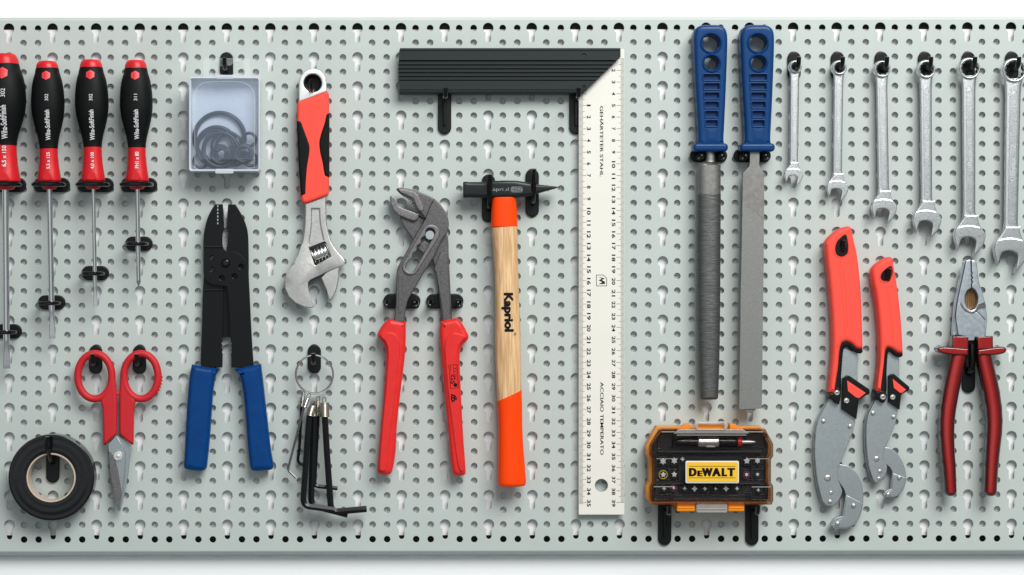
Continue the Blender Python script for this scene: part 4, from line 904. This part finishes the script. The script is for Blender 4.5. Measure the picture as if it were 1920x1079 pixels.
bits = [(1243,866,5.6,6,None,'large hex bit, top left of the bit case'),(1264,865,5.4,6,None,'star bit beside the large hex bit, top row left'),(1279.5,862,3.6,4,None,'small bit half hidden by the label, top row left'),
 (1400,865,5.4,5,None,'large star bit right of the label, top row'),(1420,865,4.8,6,None,'star bit in the top right corner of the bit case'),
 (1243.5,891,4.6,5,'yring','bit with a yellow ring left of the label'),(1264,890.5,4.6,5,None,'star bit between the yellow ring bit and the label'),
 (1399.5,891,3.6,6,'purple','bit with a purple ring right of the label'),(1420,890.5,3.2,6,None,'dark bit next to the purple ring bit, right edge'),
 (1245,917,3.2,4,None,'first bit of the bottom row, behind the clear left corner'),(1263,916,3,4,'purple','second bit of the bottom row, with a purple ring'),
 (1283.5,916.5,3.4,4,None,'dim bit below the left end of the label'),(1302,917,5,4,None,'bright cross bit below the D of the label'),(1321.5,917,3.6,4,None,'small cross bit below the left half of the label'),
 (1341.5,917,2.8,4,None,'dim bit below the middle of the label'),(1361,917,4.8,4,None,'bright cross bit below the right half of the label'),(1381.5,917,3.2,4,None,'small bit below the right end of the label'),(1421.5,920,3,4,None,'last bit of the bottom row, behind the clear right corner')]
for x, y, r, k_, rg, l in bits:
    r *= 1.25
    tb = T('screwdriver_bit', l, 'bit', x, y, 50, 'bits standing in the case')
    g = G(); n = k_*2; plate(g, [(x+r*(1 if i % 2 == 0 else .55)*math.sin(2*math.pi*i/n), y-r*(1 if i % 2 == 0 else .55)*math.cos(2*math.pi*i/n)) for i in range(n)], 46, 53, .4); fin(g, 'bit_tip', 'bit', tb)
    g = G(); disc_lathe(g, x, y, [(r+1.2, 49.3), (r+1.4, 50.4), (r+2.6, 50.4), (r+2.8, 48)], 20); fin(g, 'colour_ring' if rg else 'socket', rg or 'tray', tb)
# the lid
g = G()
lo_ = [(1240,804),(1432,804),(1447,832),(1447,855),(1442.8,861),(1442.8,904),(1447,911),(1447,939),(1444,945.5),(1225,945.5),(1219.5,940),(1219.5,911),(1224.5,904),(1224.5,861),(1219,854),(1219,834)]
li_ = [(1242.5,808),(1429,808),(1442.5,833),(1442.5,853),(1438,859.5),(1438,906),(1442.5,913),(1442.5,937),(1440.5,941),(1227,941),(1223.5,938),(1223.5,913),(1228,906),(1228,859),(1223,852),(1223,835)]
plate(g, lo_, 46.5, 66, 1, holes=[li_]); ld = fin(g, 'lid_wall', 'smokewall', t)
g = G(); plate(g, lo_, 65.5, 67.5, .7); fin(g, 'lid', 'smoke', t)
g = G()  # moulded raised zones and their bright edges
plate(g, [(1232,808),(1268,808),(1272,814),(1392,814),(1396,808),(1428,808),(1442,834),(1442,854),(1440,858.5),(1220,858.5),(1219,854),(1219,836)], 66, 70.5, 1.1); fin(g, 'lid_bay', 'smoke', t)
g = G(); plate(g, [(1222,908),(1262,908),(1266,913),(1266,938),(1222,938),(1220,935),(1220,911)], 66, 71, 1.2); fin(g, 'lid_corner', 'smoke', t)
g = G(); plate(g, [(1404,908),(1443,908),(1445,911),(1445,935),(1443,938),(1400,938),(1400,913)], 66, 71, 1.2); fin(g, 'lid_corner', 'smoke', t)
for (x0, x1, y, r) in ((1238,1263,809.2,.9),(1394,1427,809.2,.9),(1228,1268,859.3,.55),(1396,1438,859.3,.55),(1223,1260,911.5,.8),(1406,1442,912,.8),(1266,1396,815.2,.8)):
    g = G(); tube(g, [(x0, y, 70.8), (x1, y, 70.8)], r, 8); fin(g, 'moulded_edge', 'clearp', t)
g = G(); plate(g, [(1261,812.5),(1271,804),(1389,804),(1401,812.5)], 60, 72.5, 1.8); fin(g, 'latch_bar', 'clearp', t)
g = G(); plate(g, rrect(1300.5, 790, 1359.5, 806.5, 4), 60, 74, 1.4, holes=[rrect(1305.5, 794, 1354.5, 803.5, 2)]); fin(g, 'latch', 'clearp', t)
g = G(); plate(g, rrect(1305, 796, 1355, 806, 2), 50, 64, 1); fin(g, 'latch_core', 'amber', t)
g = G(); plate(g, rrect(1303.5, 943, 1361.5, 960.5, 3), 40, 66, 2); tube(g, [(1306, 953, 66.5), (1359, 953, 66.5)], 1, 8); tube(g, [(1306, 959, 65), (1359, 959, 65)], 1.2, 8); fin(g, 'hinge', 'clearp', t)
g = G(); plate(g, rrect(1282.5, 863.5, 1382.3, 905.2, 3), 67.2, 70.3, .8); lb0 = fin(g, 'label_frame', 'whiteink', t)
g = G(); plate(g, rrect(1284.6, 865.6, 1380.3, 902.8, 2.4), 70, 70.9, .3); lb = fin(g, 'label_sticker', 'yellow', t)
g = G(); z_ = 71.0
for q in (-1.0, -.35, .35, 1.0):
    text(g, 'D', 1296+q, 884.4, 13, 15.6, z_+q*.03, 'h', .04); text(g, 'E', 1309.2+q, 886.8, 8, 10.8, z_+q*.03, 'h', .04)
    text(g, 'W', 1323+q, 884.4, 19, 15.6, z_+q*.03, 'h', .04); text(g, 'A', 1340+q, 884.4, 15.5, 15.6, z_+q*.03, 'h', .04); text(g, 'L', 1354.8+q, 884.4, 8.5, 15.6, z_+q*.03, 'h', .04); text(g, 'T', 1367.6+q, 884.4, 12.6, 15.6, z_+q*.03, 'h', .04)
polyline(g, [(1289,873.4),(1375.6,873.4)], .9, z_); polyline(g, [(1289,894.9),(1375.6,894.9)], .9, z_)
fin(g, 'lettering', 'ink', t, lb)
# ================================================================== COMBINATION WRENCHES
J = [(1809.4,396),(1808.6,403),(1805,411),(1799,420),(1791.5,430),(1788.8,440),(1790,452),(1793,463),(1794.2,472.5,1),(1797.4,464),(1800.5,452),(1804,447.6),(1812.7,445.2),(1821.6,446.6),(1828.5,452),(1827,466),(1823.8,483,1),(1831,475.5),(1839.4,466),(1844.5,456),(1847.2,444),(1845.6,436),(1838,427),(1833.4,415),(1831.2,403),(1830.6,396)]
def combo(rx, ry, ro, ri, w1, w2, jx, jy, R, num, label):
    zr = 24; t = T('combination_wrench', label, 'wrench', rx, ry, zr, 'combination wrenches hung by size')
    s = R/29.3; bt = jy-50*s; k = (jx-rx)/(jy-ry); X = lambda y: rx+(y-ry)*k
    zc = 20
    g = G(); st = ry+ro*.75
    secs = [(X(st-2), st-2, zc, w1*.62, 4.2*max(s, .75), 3.5), (X(st+ro*.5), st+ro*.5, zc, w1*.53, 4.5*max(s, .75), 3.5), (X(st+ro*1.3), st+ro*1.3, zc, w1*.5, 4.6*max(s, .75), 4), (X((ry+jy)/2), (ry+jy)/2, zc, (w1+w2)/4, 4.6*max(s, .75), 4), (X(bt), bt, zc, w2*.5, 4.6*max(s, .75), 4), (X(bt+16*s), bt+16*s, zc, w2*.58, 5*max(s, .75), 4), (X(bt+34*s), bt+34*s, zc, w2*.9, 5.4*max(s, .75), 4)]
    loft(g, secs, 28); sh = fin(g, 'shank', 'wrench', t, angle=50)
    # shallow raised panel with the size marks
    g = G(); pa, pb = st+ro*1.1, bt+4*s; pw = (w1+w2)/4*.52; zt = zc+4.6*max(s, .75)
    pan = [(X(pa)-pw, pa+pw*.9), (X(pa)-pw*.35, pa+pw*.5), (X(pa), pa-.4*pw), (X(pa)+pw*.35, pa+pw*.5), (X(pa)+pw, pa+pw*.9), (X(pb)+pw, pb-pw*.6), (X(pb)+pw*.35, pb-pw*.3), (X(pb), pb+pw*.5), (X(pb)-pw*.35, pb-pw*.3), (X(pb)-pw, pb-pw*.6)]
    plate(g, pan, zt-1, zt+.55, .45); pn = fin(g, 'raised_panel', 'wrench', t, sh)
    g = G(); L_ = 62*max(.72, s); mid = (pa+pb)/2+6*s; hgt = pw*1.25
    text(g, 'Beta 42', X(mid), mid-4, L_*.86, hgt, zt+.75, 'ccw', .01, ext=.3, skew=-k)
    text(g, num, X(pa+pw*3), pa+pw*3, (11 if len(num) > 1 else 5)*max(.7, s), hgt*.9, zt+.75, 'ccw', .01, ext=.3, skew=-k)
    text(g, num, X(pb-pw*2.4), pb-pw*2.4, (11 if len(num) > 1 else 5)*max(.7, s), hgt*.9, zt+.75, 'ccw', .01, ext=.3, skew=-k)
    disc_lathe(g, X(mid+L_*.47), mid+L_*.47, [(hgt*.25, zt+.6), (hgt*.33, zt+1.1), (hgt*.5, zt+1.1), (hgt*.56, zt+.4)], 14)
    fin(g, 'embossed_marking', 'emb', t, sh)
    g = G(); P = [(jx+(a[0]-1818)*s, jy+(a[1]-447)*s)+tuple(a[2:]) for a in J]
    top = P[0][1]
    P[0] = (P[0][0], P[0][1]+8*s); P[-1] = (P[-1][0], P[-1][1]+8*s)
    plate(g, sm([p for p in P], 3), zc-7*s, zc+8*s, 1.6*s+.4, res=2); op = fin(g, 'open_jaw', 'wrench', t)
    g = G()   # the bright sloping shoulder where the jaw steps up from the shank
    A = [(P[2][0]+1*s, P[2][1]-1*s), (P[-3][0]-.5*s, P[-3][1]-1*s)]; B = [(P[4][0]+4*s, P[4][1]-1.5*s), (P[-4][0]-2*s, P[-4][1]+2*s)]
    n = 8; vs = []
    for i in range(n+1):
        f = i/n; c = math.sin(f*math.pi)
        vs += [(A[0][0]+(A[1][0]-A[0][0])*f, A[0][1]+(A[1][1]-A[0][1])*f-2*s*c, zc+4.4*s), (B[0][0]+(B[1][0]-B[0][0])*f, B[0][1]+(B[1][1]-B[0][1])*f-3.5*s*c, zc+8.5*s)]
    g.add(vs, [(2*i, 2*i+1, 2*i+3, 2*i+2) for i in range(n)]); fin(g, 'jaw_shoulder', 'emb', t, op)
    g = G(); pr = [(ri, zc-5), (ri, zc+8), (ri+.7, zc+9.2), ((ro+ri)/2, zc+9.8), (ro-.8, zc+9.2), (ro, zc+7.6), (ro+1.3, zc+2), (ro+.6, zc-5)]
    disc_lathe(g, rx, ry, pr, 48, closed=True); bx = fin(g, 'ring_end', 'wrench', t, angle=60)
    g = G(); n = 12
    for i in range(n):
        a = 2*math.pi*i/n; b_ = 2*math.pi*(i+.5)/n; c_ = 2*math.pi*(i+1)/n; q = ri*.90
        g.add([(rx+ri*math.cos(v)*(1.02 if v != b_ else q/ri), ry+ri*math.sin(v)*(1.02 if v != b_ else q/ri), z) for z in (zc-5, zc+8.6) for v in (a, b_, c_)], [(0, 1, 4, 3), (1, 2, 5, 4), (3, 4, 5), (0, 1, 2)])
    fin(g, 'ring_spline', 'chrome', t, bx)
combo(1490.9, 126.4, 11.6, 8.0, 16.6, 15.4, 1488.8, 330.5, 17.4, '7', 'smallest combination wrench, first from the left, marked 7')
combo(1573.2, 128.2, 13.6, 9.6, 17.4, 16.4, 1570.8, 355.5, 20.2, '8', 'second smallest combination wrench, above the large red grip wrench')
combo(1653.6, 130.6, 15.4, 11.8, 20.5, 20.5, 1658.0, 393, 23.6, '10', 'third combination wrench from the left, fourth largest of six')
combo(1736.3, 131, 17.0, 13.0, 22.0, 20.5, 1738.5, 416, 26.4, '11', 'fourth combination wrench from the left, marked 11')
combo(1817.2, 129.5, 19.8, 15.8, 24.5, 22.5, 1818.3, 447, 29.3, '13', 'fifth combination wrench from the left, jaw above the combination pliers, marked 13')
combo(1901, 133.2, 22.2, 17.8, 28.6, 25.5, 1895.5, 473, 32.2, '14', 'largest combination wrench, cut by the right edge of the photo, marked 14')
# ================================================================== SELF-ADJUSTING GRIP WRENCHES
def gripwrench(label, red, liner, liner_end, steel, lever, lever_red, hook_, rivets, screws, eye, lines, step, strip):
    zr = 30; xs = [p[0] for p in red]; t = T('grip_wrench', label, 'wrench', sum(xs)/len(xs), 700, zr, 'self-adjusting grip wrenches')
    g = G(); plate(g, sm(steel, 4), 18, 25, .9); st = fin(g, 'side_plate', 'zinc', t)
    g = G(); plate(g, sm([(x-1.5, y+1) + ((1,) if False else ()) for x, y, *_ in steel], 4), 8, 13, .9); fin(g, 'back_plate', 'zinc', t)
    g = G(); plate(g, sm(hook_, 4), 13, 22, 1.1); hk = fin(g, 'hook_jaw', 'zinc', t)
    g = G(); plate(g, sm(step, 3), 21, 23.6, .9); fin(g, 'jaw_cheek', 'zinc', t, hk)
    g = G(); plate(g, sm(liner, 4), 9, 34, 3); fin(g, 'black_liner', 'blk', t)
    g = G(); plate(g, sm(red, 4), 6, 40, 7.5, holes=[], res=5)
    # carry the hanging hole through the moulding
    h = fin(g, 'handle', 'redbright', t)
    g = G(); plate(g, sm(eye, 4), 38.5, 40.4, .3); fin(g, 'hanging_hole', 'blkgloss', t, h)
    g = G(); ex, ey = sum(p[0] for p in eye)/len(eye), sum(p[1] for p in eye)/len(eye)
    n = 30; E = sm(eye, 5); tube(g, [(ex+(x-ex)*1.10, ey+(y-ey)*1.08, 39.8) for x, y in E], 1.3, 8, closed=True); fin(g, 'hole_lip', 'redbright', t, h)
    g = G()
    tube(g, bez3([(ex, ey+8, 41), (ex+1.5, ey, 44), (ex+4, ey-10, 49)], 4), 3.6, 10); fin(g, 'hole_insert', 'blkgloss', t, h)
    g = G()
    for ln in lines:
        P = sm(ln, 4, closed=False); tube(g, [(x, y, 39.7) for x, y in P], .75, 6)
    fin(g, 'moulded_line', 'redbright', t, h)
    g = G(); plate(g, sm(liner_end, 3), 7, 36, 2); fin(g, 'end_boss', 'blk', t)
    g = G(); plate(g, lever, 12, 33, 1.6); lv = fin(g, 'lever', 'blk', t)
    g = G(); plate(g, lever_red, 31, 34, .6); fin(g, 'lever_inlay', 'redbright', t, lv)
    for x, y, r in rivets:
        g = G(); dome(g, x, y, 22.5 if y > 860 else 24.5, r, 4 if y < 940 else 5); fin(g, 'rivet', 'steel', t)
    for x, y, r in screws:
        g = G(); disc_lathe(g, x, y, [(r+1.4, 35), (r+1.2, 37), (r, 37), (r*.9, 36.2), (r*.45, 36.6), (.2, 35)], 18); fin(g, 'screw', 'steel', t)
    return t
gripwrench('large red-handled grip wrench with hooked steel jaw, left of the pair',
 [(1547,466),(1547,456),(1557,443),(1572,431),(1589,425.2),(1594.5,428),(1598.5,446),(1606,480),(1611.5,530),(1614.5,590),(1616.6,655,1),(1606,655),(1594,645),(1585,641.5),(1577,645),(1573,660),(1570.5,690),(1567,712),(1563.5,738.5,1),(1553,736.5,1),(1556.5,700),(1560,655),(1559,600),(1553.5,530),(1549,490)],
 [(1572,645),(1580,639),(1592,640),(1606,650),(1616,655),(1617,661),(1611,664),(1600,659),(1588,650),(1582,654),(1579.5,672),(1577,705),(1575,742),(1563,742),(1567,700),(1570,665)],
 [(1552.5,738,1),(1563,737),(1566,729),(1571,727),(1575.5,732),(1575.5,745),(1572.5,759,1),(1566,757,1),(1553.5,745,1)],
 [(1578,652,1),(1608.5,662,1),(1609,740),(1606,780),(1600,812),(1588,842),(1577.5,868),(1572,882),(1572,897),(1577,912),(1580.5,922),(1577,934),(1569,945),(1559,950.5),(1550,948),(1543.5,940),(1534,902),(1529.3,856),(1530,822),(1535.5,790),(1553,756,1),(1572,735,1)],
 [(1579.5,710),(1587,704.5),(1592,705),(1630,731),(1630.5,738),(1624,742),(1610,750),(1605.5,786.5),(1577.5,767.5)], [(1587.5,714),(1622.5,737.5),(1610,747.5),(1604,746),(1589,734)],
 [(1576,871.5,1),(1591.6,875.5),(1607,888),(1618,910),(1620.8,930),(1619,955),(1612,975),(1603,987),(1588,993.5),(1572,993),(1561,988),(1558.6,984,1),(1566,974.5),(1581.8,969,1),(1583.4,955),(1587.3,929,1),(1584,919),(1577,909),(1572,898),(1571.6,883)],
 [(1552.8,898,7.2),(1559,925.5,4.2),(1557.5,942.5,4.4),(1601.6,950,4.4),(1571.5,983.5,4.4),(1544.7,791,4),(1594.6,800.5,4)], [(1568,736.5,3.6),(1585.8,751.5,3.8)],
 [(1583,441.5),(1586.5,450),(1588.2,465),(1586,477),(1577,482.5),(1567,479),(1563.8,468),(1567,455),(1575,446)],
 [[(1573,500),(1575,492),(1583,493),(1598,489)],[(1572,500),(1578,560),(1583,630)],[(1578,500),(1584,560),(1588,625)]],
 [(1588.5,930,1),(1618.5,945,1),(1617,958),(1611,973),(1602,985),(1587,991.5),(1572,991),(1562,986.5),(1584,971,1),(1585.5,955)], None)
gripwrench('small red-handled grip wrench with hooked steel jaw, right of the pair',
 [(1633.8,516),(1635,505),(1645,494),(1657,486),(1668,482.6),(1672,486),(1675,502),(1682,545),(1687.5,595),(1690.6,640),(1691.8,663,1),(1683,663),(1672,656),(1663,652.5),(1659,658),(1656.5,680),(1653.5,705),(1650,737,1),(1641,734,1),(1643,715),(1647,680),(1648,640),(1645.5,595),(1640,550),(1636,532)],
 [(1657,656),(1663,650),(1672,651),(1683,660),(1691,662),(1692,668),(1686,671),(1676,667),(1667,660),(1664,668),(1662,700),(1660.5,740),(1650,738),(1653,705),(1655.5,680)],
 [(1639,731,1),(1646,735),(1650,733),(1657,735),(1662,741),(1659.5,751),(1655.5,756.5),(1650,754),(1639,745.5,1)],
 [(1664,658,1),(1687,666,1),(1687,730),(1685,768),(1680,795),(1672,815),(1662,839),(1657.4,851),(1659,864),(1664.6,875),(1664,885),(1658,897),(1650,905),(1643,906),(1637.5,898),(1630,872),(1626,832),(1625.8,802),(1630.5,775),(1643,752,1),(1662,742,1)],
 [(1665.5,705),(1671,701.5),(1676,702),(1704.5,726),(1705,731),(1698,736),(1689,741),(1686.5,769),(1665,754.5)], [(1673,711),(1698,731.5),(1690.5,738),(1686,737),(1675,728)],
 [(1661.5,839.5,1),(1672,842),(1684,851.5),(1694,867),(1700,885),(1701,902),(1696.5,918),(1688,930),(1678,935),(1664,934),(1657.5,930.5,1),(1662,923),(1673,917.5,1),(1673.5,900),(1675,886,1),(1670,877.5),(1661,870),(1657,860),(1657,850)],
 [(1644.4,862,6),(1650.6,885.5,4.4),(1649,899,4.2),(1687.7,897.5,4.6),(1666.5,929,4.2),(1637.7,776,4.2),(1676.3,783,3.8)], [(1654,744.5,4),(1672.3,744.8,3.6)],
 [(1667.5,500),(1671,508),(1670,518),(1663,526),(1654,528),(1648.5,521),(1652,511),(1660,504)],
 [[(1656,540),(1665,538),(1672,535)],[(1662,545),(1668,590),(1673,640)]],
 [(1676,889,1),(1700,897,1),(1699.5,905),(1695,918),(1687,929),(1678,933.5),(1667,932.5),(1661,929),(1675,919,1)], None)
# ================================================================== COMBINATION PLIERS
t = T('combination_pliers', 'steel combination pliers with glossy dark red insulated handles, jaws up', 'pliers', 1820, 640, 34)
eye = circ(1822, 561, 13, 28, 20.5); eye[21] = (1822, 538.5)
Lj = sm([(1811.7,489,1),(1820.6,487,1),(1821.2,510,1),(1822.8,514,1),(1820.8,518,1),(1823,522,1),(1821,526,1),(1823,530,1),(1821.6,534,1),(1822,541,1),(1815,545),(1810.5,554),(1809.6,563),(1811.5,573),(1817,580.5),(1822,583,1),(1835,588),(1847,600,1),(1848,632,1),(1829,634,1),(1827.5,640,1),(1813.5,640,1),(1812.5,632,1),(1795,629,1),(1793,610),(1792.5,592),(1795,572),(1799,549),(1804.5,525)], 3)
g = G(); plate(g, Lj, 24, 33, 1.6); fin(g, 'front_half', 'nickel', t)
Rj = sm([(1821.6,487.5,1),(1831,490,1),(1833.5,500),(1837,530),(1842,544),(1848.5,570),(1852,592),(1852.3,602),(1849.5,631,1),(1800,631,1),(1812,585,1),(1822,583,1),(1829,579.5),(1834,569),(1834.8,558),(1831,547),(1825,541.5),(1822.8,539,1),(1822.8,534,1),(1824.6,530,1),(1822.8,526,1),(1824.6,522,1),(1822.6,518,1),(1824,514,1),(1822,510,1)], 3)
g = G(); plate(g, Rj, 18, 30.5, 1.8); fin(g, 'rear_half', 'nickel', t)
g = G(); plate(g, sm([(1797,549,1),(1803,520),(1809.5,492,1),(1813,492,1),(1808,530),(1803,560),(1799.5,590),(1800,630,1),(1788.5,630,1),(1789,612),(1791,592),(1792.8,570)], 3), 14, 26, 1.5); fin(g, 'side_edge', 'nickel', t)
g = G(); plate(g, circ(1822, 561, 13.4, 28, 20.8), 12, 19, .6); fin(g, 'pipe_grip', 'rust', t)
g = G()
for i in range(7): tube(g, [(1811.5+i*3.5, 545+abs(i-3)*2.2, 18.5), (1811.5+i*3.5, 578-abs(i-3)*2.2, 18.5)], 1.3, 6)
fin(g, 'pipe_grip_serration', 'rust', t)
g = G(); plate(g, sm([(1801,566,1),(1808,578),(1816,584.5),(1822,586),(1830,582),(1836,571,1),(1846.5,566,1),(1848.5,577),(1840,578),(1833,583),(1826,588.5),(1818,588),(1809,584),(1802,574)], 3), 30, 33.6, .3); fin(g, 'cutter_recess', 'dark', t)
g = G(); polyline(g, [(1821.9,488),(1822,512),(1823.4,514),(1821.6,518),(1823.8,522),(1821.8,526),(1823.8,530),(1822.2,534),(1822,541)], 1.3, 33.1); polyline(g, [(1830,584),(1838,590),(1848,600.5)], 1.1, 33.1); polyline(g, [(1810.6,492),(1803.4,526),(1797.6,552),(1793.6,574),(1791.6,593),(1794.2,612),(1797,629)], 1.3, 33.3); fin(g, 'joint_line', 'ink', t)
g = G(); plate(g, [(1813,636),(1829,636),(1832,672),(1826,690),(1815,690),(1811,672)], 14, 26, 1); fin(g, 'joint_web', 'blk', t)
for sx, up_, arm in ((1, [(1783,630.5,1),(1813.4,632,1),(1813,656,1),(1783,655,1)], [(1798,655,16.5),(1798,668,15.5),(1794,685,15.5),(1789.5,705,15.2),(1783.5,735,15.2),(1778.5,765,14.8),(1776,790,14.2),(1775.6,815,13.8),(1777,845,13.2),(1780,880,12.4),(1782.5,922,11.2)]), (-1, [(1829.8,632,1),(1859,630.5,1),(1859.5,655,1),(1830,656,1)], [(1844.5,655,16),(1845,668,15.2),(1848,685,15.4),(1852.6,705,15.6),(1859,735,15.8),(1863.6,765,15.4),(1865.4,790,15),(1864.4,815,14.6),(1861.6,845,13.6),(1859,880,12.6),(1857,922,11.8)])):
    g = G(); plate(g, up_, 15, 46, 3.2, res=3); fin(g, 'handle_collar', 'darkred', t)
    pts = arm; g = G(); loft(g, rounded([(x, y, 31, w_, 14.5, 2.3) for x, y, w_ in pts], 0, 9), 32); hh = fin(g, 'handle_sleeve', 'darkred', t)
    g = G()
    if sx == 1: plate(g, sm([(1757,652),(1770,650.5),(1813,654,1),(1813,667,1),(1790,667),(1763,663),(1755.5,658)], 4), 13, 48, 4, res=4)
    else: plate(g, sm([(1830,656,1),(1872,650.5),(1881,652),(1884,657),(1879,663),(1862,666.5),(1830,667,1)], 4), 13, 48, 4, res=4)
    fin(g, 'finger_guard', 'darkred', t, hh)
